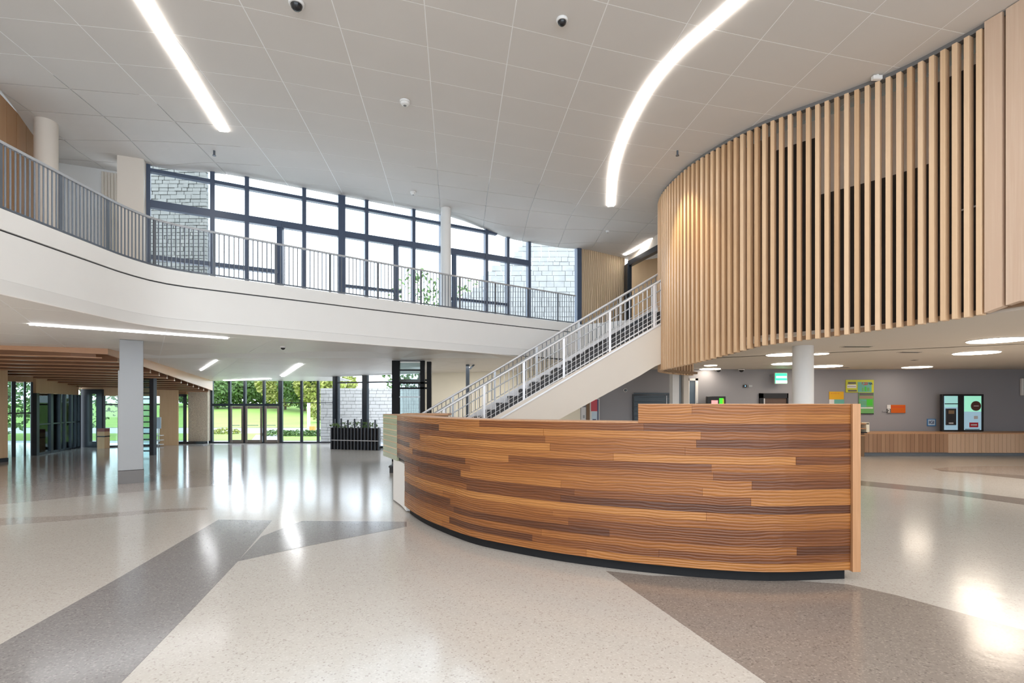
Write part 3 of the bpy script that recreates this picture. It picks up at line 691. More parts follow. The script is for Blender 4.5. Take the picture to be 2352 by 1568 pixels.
def guard(name,label,y,zt,off,x0,x1,posts,mats,wires,pitch):
    t=thing(name,(x0,y,zt(x0)),label,'railing')
    for (o,r,key) in off: obj('rail' if o<.9*off[0][0] else 'handrail',MB().tube((x0,y,zt(x0)+o),(x1,y,zt(x1)+o),r,10),M[key],t,smooth=True)
    h=off[0][0]
    for x in posts: obj('post',MB().box((x-.028,y-.02,zt(x)+.0),(x+.028,y+.02,zt(x)+h)),M[mats[0]],t)
    pr=None; x=x0+pitch/2
    while x<x1:
        if all(abs(x-p)>.05 for p in posts):
            if pr is None: pr=obj('baluster',MB().tube((x,y,zt(x)+.04),(x,y,zt(x)+h),.009,6),M[mats[1]],t); w0=WL[pr.name].copy(); xx=x
            else: inst('baluster',pr,w0+Vector((x-xx,0,zt(x)-zt(xx))),t)
        x+=pitch
    for o in wires: obj('wire',MB().tube((x0,y,zt(x0)+o),(x1,y,zt(x1)+o),.006,6),M[mats[1]],t)
    return t
guard('stair_railing','near light grey stair railing with vertical bars and mesh wires over the black steps',12.04,zt1,[(1.02,.026,'raillight'),(.80,.014,'rail'),(.12,.016,'raillight')],xs0,4.1,[3.34,2.30,1.22,.28,-.65,-1.6],('raillight','raillight'),(.22,.33,.44,.55),.105)
guard('stair_railing','far grey stair railing standing on the pale inner stringer',13.44,zt2,[(.78,.03,'raillight'),(.62,.012,'rail'),(.05,.012,'raildark')],xs0-.35,4.1,[3.9,2.85,1.75,.65,-.45,-1.55],('rail','raildark'),(),.11)

# ------------------------------------------------------------------ balcony railing
br=thing('balcony_railing',(-6.15,6,ZUP),'long grey balcony railing with thin vertical bars curving along the upper floor','railing')
s0=edge.find(lambda x,y:y>3.6)
sp=edge.seg(s0,edge.len-.15,.2)
def up(i): return 0
obj('top_rail',MB().sweep(sp,[(-.055,ZUP+.80),(-.055,ZUP+.835),(-.015,ZUP+.835),(-.015,ZUP+.80)]),M['rail'],br)
obj('bottom_rail',MB().sweep(sp,[(-.05,ZUP+.02),(-.05,ZUP+.045),(-.02,ZUP+.045),(-.02,ZUP+.02)]),M['raildark'],br)
s=s0+.02; pr=None; k=0; pp=None
while s<edge.len-.2:
    x,y,nx,ny,_=edge.at(s); w=(x-nx*.035,y-ny*.035,ZUP+.001 if k%13==0 else ZUP+.03)
    if k%13==0:
        if pp is None: pp=obj('post',MB().box((-.022,-.012,0),(.022,.012,.81)),M['raildark'],br); pp.location=Vector(w)-WL[br.name]; pp.rotation_euler=(0,0,math.atan2(nx,-ny))
        else: inst('post',pp,w,br,math.atan2(nx,-ny))
    else:
        if pr is None: pr=obj('baluster',MB().tube((0,0,0),(0,0,.78),.010,6),M['raildark'],br); pr.location=Vector(w)-WL[br.name]
        else: inst('baluster',pr,w,br)
    s+=.066 if y<9.2 and x<-5.6 else .082; k+=1

# ------------------------------------------------------------------ reception desk
dp=catmull([(-2.30,9.15),(-2.0,8.55),(-1.76,8.05),(-1.56,7.55),(-1.28,6.98),(-.95,6.46),(-.495,5.88),(-.085,5.55),(.54,5.16),(1.38,4.80),(2.236,4.60),(3.08,4.66)],8)
desk=Path(dp); DL=desk.len
sA=desk.find(lambda x,y:y<7.66)      # below the knee only from here
sW=desk.find(lambda x,y:y<8.25)      # timber begins, green end before
sH=desk.find(lambda x,y:pxof(x,y)>1465)
dk=thing('reception_desk',(0.5,5.6,0),'curved wooden reception desk of long multi-toned planks on a black plinth','desk')
rows=20; zb=.10; rh=(1.605-zb)/rows
rnd=random.Random(11)
zl=1.43
nlow=int(round((zl-zb)/rh))  # rows below the low top
rh_low=(zl-zb)/nlow
allrows=[(zb+rh_low*i,zb+rh_low*(i+1),0) for i in range(nlow)]
nh=2; rhh=(1.605-zl)/nh
allrows+= [(zl+rhh*i,zl+rhh*(i+1),1) for i in range(nh)]
for i,(z0,z1,hi) in enumerate(allrows):
    st0 = sH if hi else (sW if z0>.74 else sA)
    u=st0
    first=True
    while u<DL-1e-3:
        L=rnd.uniform(1.1,3.2)
        if first: L*=rnd.uniform(.4,1); first=False
        e=min(DL,u+L)
        if DL-e<.35: e=DL
        pr_=rnd.uniform(0,.004)
        obj('plank',MB().sweep(desk.seg(u+.0006,e-.0006,.22),[(-.03,z0+.0006),(pr_,z0+.0006),(pr_,z1-.0006),(-.03,z1-.0006)]),M['desk'],dk)
        u=e
obj('carcass',MB().sweep(desk.seg(sA,DL,.2),[(-.085,zb),(-.03,zb),(-.03,1.42),(-.085,1.42)]),M['backwood'],dk)
obj('carcass',MB().sweep(desk.seg(.02,sA,.2),[(-.085,.75),(-.03,.75),(-.03,1.42),(-.085,1.42)]),M['backwood'],dk)
obj('carcass',MB().sweep(desk.seg(sH+.01,DL,.2),[(-.33,1.43),(-.03,1.43),(-.03,1.60),(-.33,1.60)]),M['deskedge'],dk)
obj('end_panel',MB().sweep(desk.seg(0,sW-.002,.2),[(-.03,.70),(.003,.70),(.003,1.43),(-.03,1.43)]),M['green'],dk,'end panel with a pale green reflection in its colour')
for k in range(14):
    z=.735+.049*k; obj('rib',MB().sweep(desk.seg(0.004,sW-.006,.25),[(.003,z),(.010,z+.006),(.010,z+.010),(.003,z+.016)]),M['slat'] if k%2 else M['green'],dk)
obj('support_panel',MB().sweep(desk.seg(sW-.35,sA+.02,.15),[(-.10,.02),(-.02,.02),(-.02,lambda i:.70+.0*i),(-.10,.70)]),M['white'],dk,'white support panel under the end')
obj('ledge',MB().sweep(desk.seg(.01,sH,.2),[(-.36,1.43),(.004,1.43),(.004,1.442),(-.36,1.442)]),M['deskedge'],dk,'pale edged transaction ledge')
obj('top_cap',MB().sweep(desk.seg(sH,DL,.2),[(-.36,1.605),(.004,1.605),(.004,1.612),(-.36,1.612)]),M['deskedge'],dk)
obj('worktop',MB().sweep(desk.seg(.6,DL-.05,.2),[(-.80,1.02),(-.09,1.02),(-.09,1.05),(-.80,1.05)]),M['deskedge'],dk)
obj('plinth',MB().sweep(desk.seg(sA+.1,DL-.01,.15),[(-.30,0),(-.06,0),(-.06,.105),(-.30,.105)]),M['blackmatt'],dk,'black recessed plinth')
x,y,nx,ny,_=desk.at(DL)
obj('gable',MB().box((x+.002,y-.03,.09),(x+.075,y+.80,1.612)),M['deskedge'],dk,'light wood gable at the right end',bevel=.002)
obj('back_panel',MB().sweep(desk.seg(sA+.3,DL-.4,.3),[(-.82,.0),(-.80,.0),(-.80,1.02),(-.82,1.02)]),M['backwood'],dk)
# low counter behind the left end
bc=thing('back_counter',(-1.5,8.9,0),'low wooden counter with an orange brown top behind the left end of the desk','counter')
obj('body',MB().box((-1.80,8.85,0),(-1.15,9.25,1.42)),M['backwood'],bc); obj('top',MB().box((-1.9,8.8,1.42),(-1.1,9.3,1.455)),M['deskedge'],bc)

# ------------------------------------------------------------------ LED strips on the ceilings
def ledstrip(pts,label,z=None,w=.15,mat='led',name='linear_ceiling_light',n=6,nz=None):
    pth=Path(catmull(pts,n) if len(pts)>2 else pts); seg=pth.seg(0,pth.len,.25)
    zf=lambda i:(nz(seg[i][0],seg[i][1]) if nz else zceil(seg[i][0],seg[i][1]))
    c=seg[len(seg)//2]; t=thing(name,(c[0],c[1],zf(len(seg)//2)-.04),label,'ceiling light')
    h=w/2
    obj('diffuser',MB().sweep(seg,[(-h,lambda i:zf(i)-.022),(h,lambda i:zf(i)-.022),(h,lambda i:zf(i)-.022-w*.08),(-h,lambda i:zf(i)-.022-w*.08)]),M[mat],t)
    obj('housing',MB().sweep(seg,[(-h+.02,lambda i:zf(i)-.0085),(h-.02,lambda i:zf(i)-.0085),(h-.02,lambda i:zf(i)-.021),(-h+.02,lambda i:zf(i)-.021)]),M['white'],t)
    return t
a0=atz(328,0,6.57); a1=atz(514,302,6.57)
dx,dy=a1[0]-a0[0],a1[1]-a0[1]
ledstrip([(a0[0]-dx*1.6+.5,a0[1]-dy*1.6),(a0[0]-dx*.6+.07,a0[1]-dy*.6),a0,a1],'straight glowing strip light in the high ceiling over the left balcony',w=.15)
r=[atz(px,py,6.57) for px,py in ((1700,0),(1560,122),(1484,214),(1430,320),(1408,400),(1403,474))]
ledstrip([(4.9,2.2),(3.55,4.3)]+r,'curved glowing strip light in the high ceiling beside the slat screen',w=.15)
ledstrip([atz(1434,578,6.5),atz(1524,541,6.55)],'short glowing strip light in front of the opening at the stair head',w=.12)
lz=lambda x,y:zlow(x,y)
ledstrip([atz(67,745,2.92),atz(523,777,2.92)],'long thin strip light on the low ceiling before the grey column',w=.07,mat='ledcool',nz=lz)
ledstrip([(-6.36,15.4),(-8.64,19.3)],'short bright strip light on the low ceiling near the entrance glazing',w=.12,mat='ledcool',nz=lz)
ledstrip([(-8.37,14.5),(-10.45,17.2)],'faint slanted strip light on the low ceiling between column and entrance',w=.05,mat='ledcool',nz=lz)
ledstrip([(-9.6,20.3),(-11.9,21.2)],'strip light close to the top of the entrance doors',w=.14,mat='ledcool',nz=lz)
# fill of the hall out of the frame: further strip lights of the same kind
for x0,x1,y,l in ((-4,4,1.0,'strip light of the high ceiling above the camera'),(-4,6,-2.5,'second strip light of the high ceiling above the camera'),(-4,6,-5.5,'strip light of the high ceiling by the rear windows')):
    pass
# disc lights of the right room
for i,(px,py,w,l) in enumerate(((2290,780,.44,'largest round ceiling light, nearest the right edge below the slat screen'),(2242,809,.43,'round ceiling light just behind the largest one'),
      (2106,842,.40,'round ceiling light close to the grey wall above the orange sign'),(1893,840,.50,'round ceiling light right behind the white round column'),
      (1797,813,.36,'upper of two round ceiling lights left of the white round column'),(1806,834,.40,'lower of two round ceiling lights left of the white round column'),(1885,811,.18,'small round light peeping out right of the white round column'),
      (1620,848,.34,'round ceiling light farthest left under the slat screen'),(1632,838,.2,'small round ceiling light beside the pale boxed column'))):
    x,y=atz(px,py,ZR); y=min(y,16.8); t=thing('disc_light',(x,y,ZR-.03),l,'ceiling light',group='round lights of the low right ceiling')
    obj('diffuser',MB().lathe((x,y,ZR-.024),[(w-.02,0),(w-.02,.01)],32),M['disc'],t); obj('rim',MB().lathe((x,y,ZR-.014),[(w,0),(w,.0135)],32),M['white'],t)
# small ceiling devices
def device(px,py,z,kind,label,r=.07,low=False):
    x,y=atz(px,py,z)
    if y>16.9: x*=16.9/y; y=16.9
    if kind=='dome':
        t=thing('dome_camera',(x,y,z-.1),label,'camera'); obj('ring',MB().lathe((x,y,z-.035),[(r*1.15,0),(r*1.25,.012),(r*1.25,.034)],20),M['white'],t,smooth=True)
        obj('dome',MB().lathe((x,y,z-.036),[(r*.2,-r*.85),(r*.55,-r*.7),(r*.85,-r*.38),(r*.95,0)],20),M['black'],t,smooth=True)
    elif kind=='sensor':
        t=thing('smoke_detector',(x,y,z-.08),label,'detector'); obj('base',MB().lathe((x,y,z-.03),[(r,0),(r,.028)],20),M['white'],t,smooth=True)
        obj('head',MB().lathe((x,y,z-.031),[(r*.35,-.045),(r*.7,-.03),(r*.85,0)],20),M['white'],t,smooth=True); obj('grille',MB().lathe((x,y,z-.078),[(r*.3,0),(r*.33,.004)],16),M['steelbase'],t)
    elif kind=='sprinkler':
        t=thing('sprinkler_head',(x,y,z-.1),label,'sprinkler'); obj('pipe',MB().tube((x,y,z-.085),(x,y,z-.001),.02,10),M['raildark'],t,smooth=True); obj('deflector',MB().lathe((x,y,z-.1),[(.035,0),(.03,.014)],14),M['raildark'],t)
    elif kind=='box':
        t=thing('wall_sensor',(x,y,z-.1),label,'sensor'); obj('body',MB().box((x-r,y-.03,z-.075),(x+r,y+.03,z-.015)),M['white'],t,bevel=.006); obj('bracket',MB().box((x-.02,y-.02,z-.016),(x+.02,y+.02,z)),M['white'],t)
    return t
zc=6.59
device(681,6,zc,'dome','white ringed dome camera at the very top edge of the ceiling',.075)
device(1291,44,zc,'dome','black dome camera on the warm part of the ceiling left of the curved strip',.06)
device(930,232,zc,'sensor','round white detector on the middle of the high ceiling',.085)
device(949,440,zc,'sensor','small round detector on the ceiling just above the big window',.07)
device(492,346,zc,'sprinkler','dark sprinkler head hanging below the end of the straight strip light')
device(1556,346,zc,'sprinkler','dark sprinkler head between the curved strip light and the slat screen')
device(1396,528,zc,'sensor','tiny detector on the ceiling below the end of the curved strip light',.07)
device(2014,172,zc,'box','small white box sensor above the top of the slat screen',.07)
device(650,795,2.90,'dome','dark dome camera on the low ceiling left of the stairs',.05)
device(1650,857,2.79,'dome','dark dome camera by the grey wall above the small black screen',.08)
device(1703,856,2.79,'dome','dark dome camera by the grey wall above the black doorway',.08)
for px,py,w,l in ((1968,795,.30,'wide dark slot vent in the low ceiling under the slat screen'),(2090,808,.24,'middle slot vent in the low right ceiling'),(1936,843,.2,'slot vent close to the grey wall above the yellow posters'),(2100,826,.08,'tiny slot vent left of the round light by the grey wall')):
    x,y=atz(px,py,ZR); t=thing('ceiling_vent',(x,y,ZR-.02),l,'vent')
    obj('frame',MB().box((x-w,y-.09,ZR-.012),(x+w,y+.09,ZR-.001)),M['soffit_r'],t)
    for q in range(3): obj('slot',MB().box((x-w+.02,y-.07+.05*q,ZR-.016),(x+w-.02,y-.045+.05*q,ZR-.012)),M['black'],t)

# ------------------------------------------------------------------ right room furnishings
def colr(name,c,rough=.4): return plain(name,c,rough,var=.05)
YW=17.19
def rectp(px0,py0,px1,py1,Y): a=P(px0,py1,Y); b=P(px1,py0,Y); return a.x,b.x,a.z,b.z
def panel(name,px0,py0,px1,py1,mat,parent,Y=YW,th=.02,label=None,bevel=0):
    x0,x1,z0,z1=rectp(px0,py0,px1,py1,Y-th); return obj(name,MB().box((x0,Y-th,z0),(x1,Y,z1)),mat,parent,label,bevel=bevel)
def text(body,px,py,hpx,Y,mat,parent,bold=False):
    c=bpy.data.curves.new('lettering','FONT'); c.body=body; c.size=hpx*Y/F*1.35; c.align_x='CENTER'; c.align_y='CENTER'; c.extrude=.002; c.offset=.004 if bold else 0
    o=bpy.data.objects.new('lettering',c); COL.objects.link(o); c.materials.append(mat); 
    bpy.context.view_layer.update(); me=bpy.data.meshes.new_from_object(o.evaluated_get(bpy.context.evaluated_depsgraph_get())); bpy.data.objects.remove(o)
    o=bpy.data.objects.new('lettering',me); COL.objects.link(o); p=P(px,py,Y); o.parent=parent; o.location=p-WL[parent.name]; o.rotation_euler=(math.pi/2,0,0); WL[o.name]=p; return o
# fluted counter
ct=thing('fluted_counter',(8,16.2,0),'long low counter with vertical wood fluting in front of the grey wall','counter')
zc0,zc1=.12,.70
YC=16.0
xa=(1900-1176)/F*YC; xj=(2175-1176)/F*YC; xb=17.7
obj('carcass',MB().box((xa,YC+.03,zc0),(xb,YC+.9,zc1)),M['backwood'],ct); obj('top',MB().box((xa,YC,zc1),(xb,YC+1.1,zc1+.03)),M['deskedge'],ct)
obj('kick_base',MB().box((xa+.1,YC+.3,0),(xb,YC+.8,.12)),M['column'],ct)
x=xa; k=0; pa=pb2=None
while x<xb-.13:
    if x<xj:
        if pa is None: pa=obj('flute',MB().box((x+.004,YC,zc0),(x+.126,YC+.03,zc1)),M['flute_a'],ct); wa=WL[pa.name].copy(); xx=x
        else: inst('flute',pa,wa+Vector((x-xx,0,0)),ct)
    else:
        if pb2 is None: pb2=obj('flute',MB().box((x+.004,YC-.02,zc0-.01),(x+.126,YC+.03,zc1)),M['flute_b'],ct); wb_=WL[pb2.name].copy(); xy_=x
        else: inst('flute',pb2,wb_+Vector((x-xy_,0,0)),ct)
    x+=.13
# display unit with two lit panels
vd=thing('display_cabinet',(13.5,17,.73),'black framed double display case with teal lit panels on the long counter','display cabinet')
YD=16.95
panel('case',2165,905,2260,990.5,M['black'],vd,Y=YD,th=.12,bevel=.01)
teal=glow('teal_lit_panel',(.25,.50,.48),.55); blu=glow('blue_lit_panel',(.22,.34,.42),.6); dk2=colr('dark_machine',(.03,.03,.035),.3); mint=glow('mint_lit_panel',(.25,.62,.45),.6)
YF=YD-.12
VD=vd; vd=panel('screen',2169,909,2200,987,blu,VD,Y=YF,th=.012); panel('screen_upper',2170,909,2200,935,teal,vd,Y=YF-.012,th=.006)
panel('machine',2174,938,2197,976,dk2,vd,Y=YF-.012,th=.05,bevel=.01); panel('machine_screen',2179,942,2192,950,colr('bronze_panel',(.25,.17,.1)),vd,Y=YF-.062,th=.006)
panel('machine_tray',2180,970,2190,973,M['raillight'],vd,Y=YF-.062,th=.02); panel('strip',2170,926,2200,928,M['black'],vd,Y=YF-.018,th=.004)
vd=panel('screen',2215,909,2254,987,blu,VD,Y=YF,th=.012); panel('screen_upper',2215,909,2254,945,mint,vd,Y=YF-.012,th=.006)
p=P(2241,932,YF-.02); obj('round_badge',MB().tube((p.x,p.y-.02,p.z),(p.x,p.y+.002,p.z),.16,24),colr('brown_badge',(.10,.04,.03)),vd,'dark brown round badge'); 
obj('badge_line',MB().box((p.x-.08,p.y-.026,p.z-.012),(p.x+.08,p.y-.02,p.z+.012)),M['raillight'],vd)
panel('note',2237,955,2246,962,M['raillight'],vd,Y=YF-.012,th=.006); panel('red_label',2227,970,2247,981,colr('red_label',(.5,.03,.05)),vd,Y=YF-.012,th=.008)
panel('label_line',2230,974,2244,977,M['raillight'],vd,Y=YF-.02,th=.003); panel('strip',2217,985,2250,986.5,M['black'],vd,Y=YF-.012,th=.005)
# posters
yel=colr('lime_yellow_print',(.56,.58,.04)); grn=colr('green_print',(.16,.42,.14)); ora=colr('orange_yellow_print',(.75,.42,.02)); tea=colr('teal_print',(.14,.42,.36)); wht=colr('white_print',(.72,.72,.72)); dgr=colr('dark_grey_print',(.13,.13,.13)); bgr=colr('bright_green_print',(.08,.55,.05)); red=colr('red_print',(.55,.03,.05)); brn=colr('print_brown',(.35,.24,.18)); oran=colr('orange_sign',(.62,.12,.01)); blue=colr('blue_sign',(.06,.22,.50)); lblu=colr('light_blue_print',(.55,.68,.80)); navy=colr('navy_print',(.03,.05,.14))
t=thing('poster',(12,17.19,1.9),'lime yellow and green poster in two sheets on the grey wall','poster')
T=t; us_=panel('upper_sheet',1943,872,2007,901,yel,T); ls_=panel('lower_sheet',1973,901,2007,949,grn,T); t=us_
panel('picture',1970,877,2002,900,tea,t,Y=YW-.02,th=.004); panel('text_block',1948,877,1966,881.5,dgr,t,Y=YW-.02,th=.004); panel('text_block',1946,883,1967,891,wht,t,Y=YW-.02,th=.004); panel('text_block',1948,895,1968,899,dgr,t,Y=YW-.02,th=.004)
panel('lettering_strip',1947,887,1966,888,dgr,t,Y=YW-.024,th=.003)
panel('skyline',1980,890,1984,898,grn,t,Y=YW-.024,th=.004); panel('skyline',1986,888,1990,898,bgr,t,Y=YW-.024,th=.004); panel('skyline',1992,890,1997,898,grn,t,Y=YW-.024,th=.004)
text('6.23',1986,881,6.2,YW-.026,red,t,True); text('60A',1999,881,4.6,YW-.026,navy,t,True)
t=ls_
panel('heading',1974,902,2006,908,dgr,t,Y=YW-.02,th=.004); panel('heading',1974,909,2006,915,brn,t,Y=YW-.02,th=.004); panel('picture',1975,917,1990,934,tea,t,Y=YW-.02,th=.004); panel('picture',1991,917,2004,931,bgr,t,Y=YW-.02,th=.004); panel('caption',1975,935,2005,938,wht,t,Y=YW-.02,th=.004)
for q in range(5): panel('bar_line',1976+3*q,919+q*.5,1977.2+3*q,931,grn,t,Y=YW-.024,th=.003)
t=T
panel('bottom_edge',1973,949,2007,951,M['black'],t)
t=thing('poster',(11,17.19,1.7),'small yellow poster with white and teal foot between the column and the lime poster','poster')
panel('sheet',1905,899,1938,917,ora,t); panel('foot',1905,917,1916,940,wht,t); panel('foot',1916,917,1939,940,tea,t); text('~ ~~ ~',1918,903,5,YW-.022,red,t)
t=thing('wall_sign',(12.7,17.19,1.4),'orange sign with a black and white 2 on the grey wall','sign')
panel('board',2046,929.5,2080,948,oran,t,th=.03,bevel=.004); panel('number_plate',2038,929.5,2046,938.5,wht,t,th=.03); panel('number_plate',2038,938.5,2046.5,948.5,dgr,t,th=.034); text('2',2042,943.5,8,YW-.036,wht,t,True); panel('line',2047,934,2079,935,red,t,Y=YW-.03,th=.003)
obj('arm',MB().bar(P(2027,944,YW-.02),P(2038,944,YW-.02),.02,.015),M['rail'],t)
t=thing('wall_sign',(13.4,17.19,1.0),'small square blue sign left of the black display case','sign')
panel('board',2130,961.5,2149.5,978.5,blue,t,th=.02); panel('face',2132,963.5,2147.5,976,lblu,t,Y=YW-.02,th=.004); text('IGI',2139.7,970,7.5,YW-.026,navy,t,True)
t=thing('wall_box',(16.8,17.1,1.7),'white rounded box on the grey wall at the right edge of the photo','box')
panel('body',2348,868,2372,908,wht,t,th=.10,bevel=.02); panel('cover',2352,874,2368,902,M['raillight'],t,Y=YW-.10,th=.01)
# small wooden rack beside the desk end
t=thing('wooden_rack',(10.8,15.6,.4),'small wooden tray rack at the left end of the fluted counter','rack')
for py,(a,b) in ((973,(1960,1996)),(984,(1960,1990)),(993,(1960,1992)),(1000,(1960,1988))):
    x0,x1,z0,z1=rectp(a,py-1.2,b,py+1.2,15.7); obj('shelf',MB().box((x0,15.7,z0),(x1,15.95,z1)),M['deskedge'] if py!=993 else M['black'],t)
x0,x1,z0,z1=rectp(1990,970,1997,992,15.7); obj('side',MB().box((x0,15.7,z0),(x1,15.95,z1)),M['cream'],t); obj('back',MB().box((x0-.45,15.93,0),(x1,15.97,z1)),M['backwood'],t)
# exit sign
t=thing('exit_sign',(9,16.9,2.5),'glowing green exit sign on the wall above the black doorway','sign')
eg=glow('exit_green',(.02,.62,.22),1.6); ew=glow('exit_white',(.6,1,.82),1.8)
panel('housing',1780,856,1808,881,M['raillight'],t,Y=16.9,th=.06); panel('face',1780.5,857,1807.5,880,eg,t,Y=16.84,th=.005); panel('stripe',1783,863.5,1807,868,ew,t,Y=16.835,th=.004); panel('stripe',1782,873.5,1808,879.5,ew,t,Y=16.835,th=.004)
obj('bracket',MB().box((8.66,16.9,2.55),(8.72,17.2,2.62)),M['rail'],t)
# black doorway
t=thing('door_6',(8.4,17.1,0),'black doorway in the grey wall',None,kind='structure')
x0,x1,z0,z1=rectp(1743,903,1808,930,YW)
for a,b,c_,d_ in ((x0,x0+.12,0,z1),(x1-.04,x1,0,z1),(x0,x1,z1-.16,z1)): obj('frame_piece',MB().box((a,YW-.08,c_),(b,YW,d_)),M['black'],t)
obj('door_leaf',MB().box((x0+.12,YW-.03,0),(x1-.04,YW-.005,z1-.16)),plain('brown_door',(.10,.06,.045),.4),t); obj('edge_strip',MB().box((x0+.14,YW-.05,0),(x0+.18,YW-.03,z1-.17)),M['raillight'],t)
# small black screen with green content
t=thing('monitor',(6.6,16.8,1.5),'small black monitor with a pink and green picture in front of the grey wall','monitor')
panel('case',1624,910,1667,945,M['black'],t,Y=16.9,th=.12,bevel=.01); panel('stand',1630,945,1660,1040.5,M['black'],t,Y=16.95,th=.2)
panel('green_area',1652,914,1662,928,glow('screen_green',(.05,.6,.03),.7),t,Y=16.78,th=.004); panel('pink_area',1634,919,1649,928,glow('screen_pink',(.75,.32,.32),.6),t,Y=16.78,th=.004); panel('lime_bar',1660,916,1663,928,glow('screen_lime',(.3,.4,.02),.6),t,Y=16.776,th=.004)
t=thing('keyboard_box',(6.2,16.7,1.3),'low black box left of the small monitor','box'); panel('body',1603,926,1622,945,M['black'],t,Y=16.9,th=.15); panel('foot',1606,945,1620,1040.5,M['black'],t,Y=16.9,th=.1)
# narrow white framed window
t=thing('window_7',(5.9,17.15,1.6),'narrow white framed window beside the boxed column',None,kind='structure')
x0,x1,z0,z1=rectp(1579,869,1602,935,YW)
for a,b,c_,d_ in ((x0,x0+.05,z0-.6,z1),(x1-.09,x1,z0-.6,z1),(x0,x1,z1-.07,z1)): obj('frame_piece',MB().box((a,YW-.06,c_),(b,YW,d_)),M['white'],t)
obj('pane',MB().box((x0+.05,YW-.02,z0-.6),(x1-.09,YW-.005,z1-.07)),plain('blue_grey_pane',(.12,.17,.23),.12),t)
# little wall unit
t=thing('wall_controls',(7.8,17.15,2.2),'small dark wall controls high on the grey wall left of the exit sign','control'); panel('dark_unit',1708,883.5,1716,889.5,M['black'],t,th=.05); panel('light_unit',1720,884,1728,888.5,M['rail'],t,th=.03); panel('lamp',1711,885,1713,887.5,glow('blue_lamp',(.2,.5,.8),1),t,Y=YW-.05,th=.004)
# blue grey shutter
t=thing('roller_shutter',(4.6,17.1,0),'wide blue grey roller shutter in the grey wall under the stairs','shutter')
x0,x1,z0,z1=rectp(1453,905,1542,950,YW-.04); shm=plain('shutter_blue_grey',(.055,.085,.115),.35); zz=0; k=0
while zz<z1-.1:
    obj('slat',MB().box((x0+.04,YW-.05,zz+.004),(x1,YW-.02,zz+.15)),shm,t); zz+=.155
obj('frame_head',MB().box((x0,YW-.07,z1-.05),(x1,YW,z1)),M['black'],t); obj('frame_side',MB().box((x0,YW-.07,0),(x0+.04,YW,z1-.05)),M['black'],t); obj('frame_post',MB().box((x1-.18,YW-.065,0),(x1-.15,YW-.05,z1-.05)),M['rail'],t)
t=thing('wall_camera',(3.98,17.0,2.2),'small black and white round camera on the grey wall under the stairs','camera'); p=P(1436,896,17.19)
obj('base',MB().tube((p.x,17.19,p.z),(p.x,17.14,p.z),.06,16),M['white'],t); obj('lens',MB().tube((p.x,17.14,p.z),(p.x,17.08,p.z),.045,16,.035),M['black'],t)
# posters under the stairs
t=thing('poster_case',(2.8,17.1,1.2),'white edged poster case with a red header under the stairs','poster case')
panel('frame',1355,915,1377,990,M['white'],t,th=.06); panel('red_header',1357.5,917,1372,944,red,t,Y=YW-.06,th=.006); panel('picture',1359,945,1371,985,lblu,t,Y=YW-.06,th=.006); panel('squiggle',1361,962,1369,965,navy,t,Y=YW-.066,th=.004); panel('side_strip',1372,917,1375,988,navy,t,Y=YW-.06,th=.008)
t=thing('notice_board',(2.5,17.1,1.2),'narrow white notice with a grey mark left of the red headed poster case','notice'); panel('sheet',1335,935,1346,990,wht,t,th=.03); panel('mark',1339,953,1343,960,M['column'],t,Y=YW-.03,th=.004); panel('brown_post',1347,925,1355,990,M['backwood'],t,th=.05)

# ------------------------------------------------------------------ dark steel frames on the ground floor
t=thing('steel_vestibule',(-2.8,14.6,0),'tall black steel framed glass cabinet behind the left end of the desk','cabinet')
YV=14.5
def vb(px0,py0,px1,py1,nm,d=.12,mat='blackmatt',Y=YV):
    x0,x1,z0,z1=rectp(px0,py0,px1,py1,Y); z0=max(z0,0); return obj(nm,MB().box((x0,Y,z0),(x1,Y+d,min(z1,2.86))),M[mat],t)
vb(900,826,917,1080,'post'); vb(965,826,975,1080,'post'); vb(980,830,990,1080,'post'); vb(900,823,975,829,'header')
vb(917,877,980,881,'cross_rail'); vb(917,889,980,893,'cross_rail'); vb(917,910,965,912.5,'cross_rail',mat='rail'); vb(917,848,965,851,'cross_rail',d=.05); vb(917,985,965,989,'cross_rail')
x0=P(917,0,YV).x; x1=P(965,0,YV).x; obj('pane',MB().box((x0,YV+.05,.02),(x1,YV+.06,2.8)),M['glasst'],t)
for k in range(12): obj('back_bar',MB().box((x0+.05*k,YV+.5,.4),(x0+.05*k+.012,YV+.515,2.3)),M['raildark'],t)
obj('side_frame',MB().box((x0-.12,YV+.5,2.3),(x1+.1,YV+.55,2.36)),M['black'],t); obj('side_frame',MB().box((x0-.12,YV+.5,0),(x1+.1,YV+.55,.4)),M['black'],t)
t=thing('steel_post',(-1.35,15.6,0),'black steel post with a hooked head seen through the stair railing','post')
x0,x1,z0,z1=rectp(1070,832,1080,1100,15.6); obj('shaft',MB().box((x0,15.6,0),(x1-.03,15.75,2.83)),M['frame'],t); obj('hook',MB().bar((x1-.02,15.65,2.7),(x1+.12,15.65,2.84),.05,.05),M['frame'],t)
t=thing('ladder_shelf',(-11.6,16.4,0),'tall black shelf frame with glass shelves just right of the grey column','shelf')
x0=P(333,0,16.4).x; x1=P(355,0,16.4).x; zt=zwood(0,16.4)+.0
obj('post',MB().box((x1-.13,16.35,0),(x1,16.5,zt)),M['frame'],t); obj('post',MB().box((x0-.75,16.35,0),(x0-.68,16.5,zt)),M['frame'],t)
for k in range(13): z=.12+.185*k; obj('shelf',MB().box((x0-.7,16.3,z),(x1-.12,16.55,z+.03)),M['frame'],t)
obj('back_panel',MB().box((x0-.7,16.56,0),(x1-.12,16.57,zt)),M['glasst'],t)
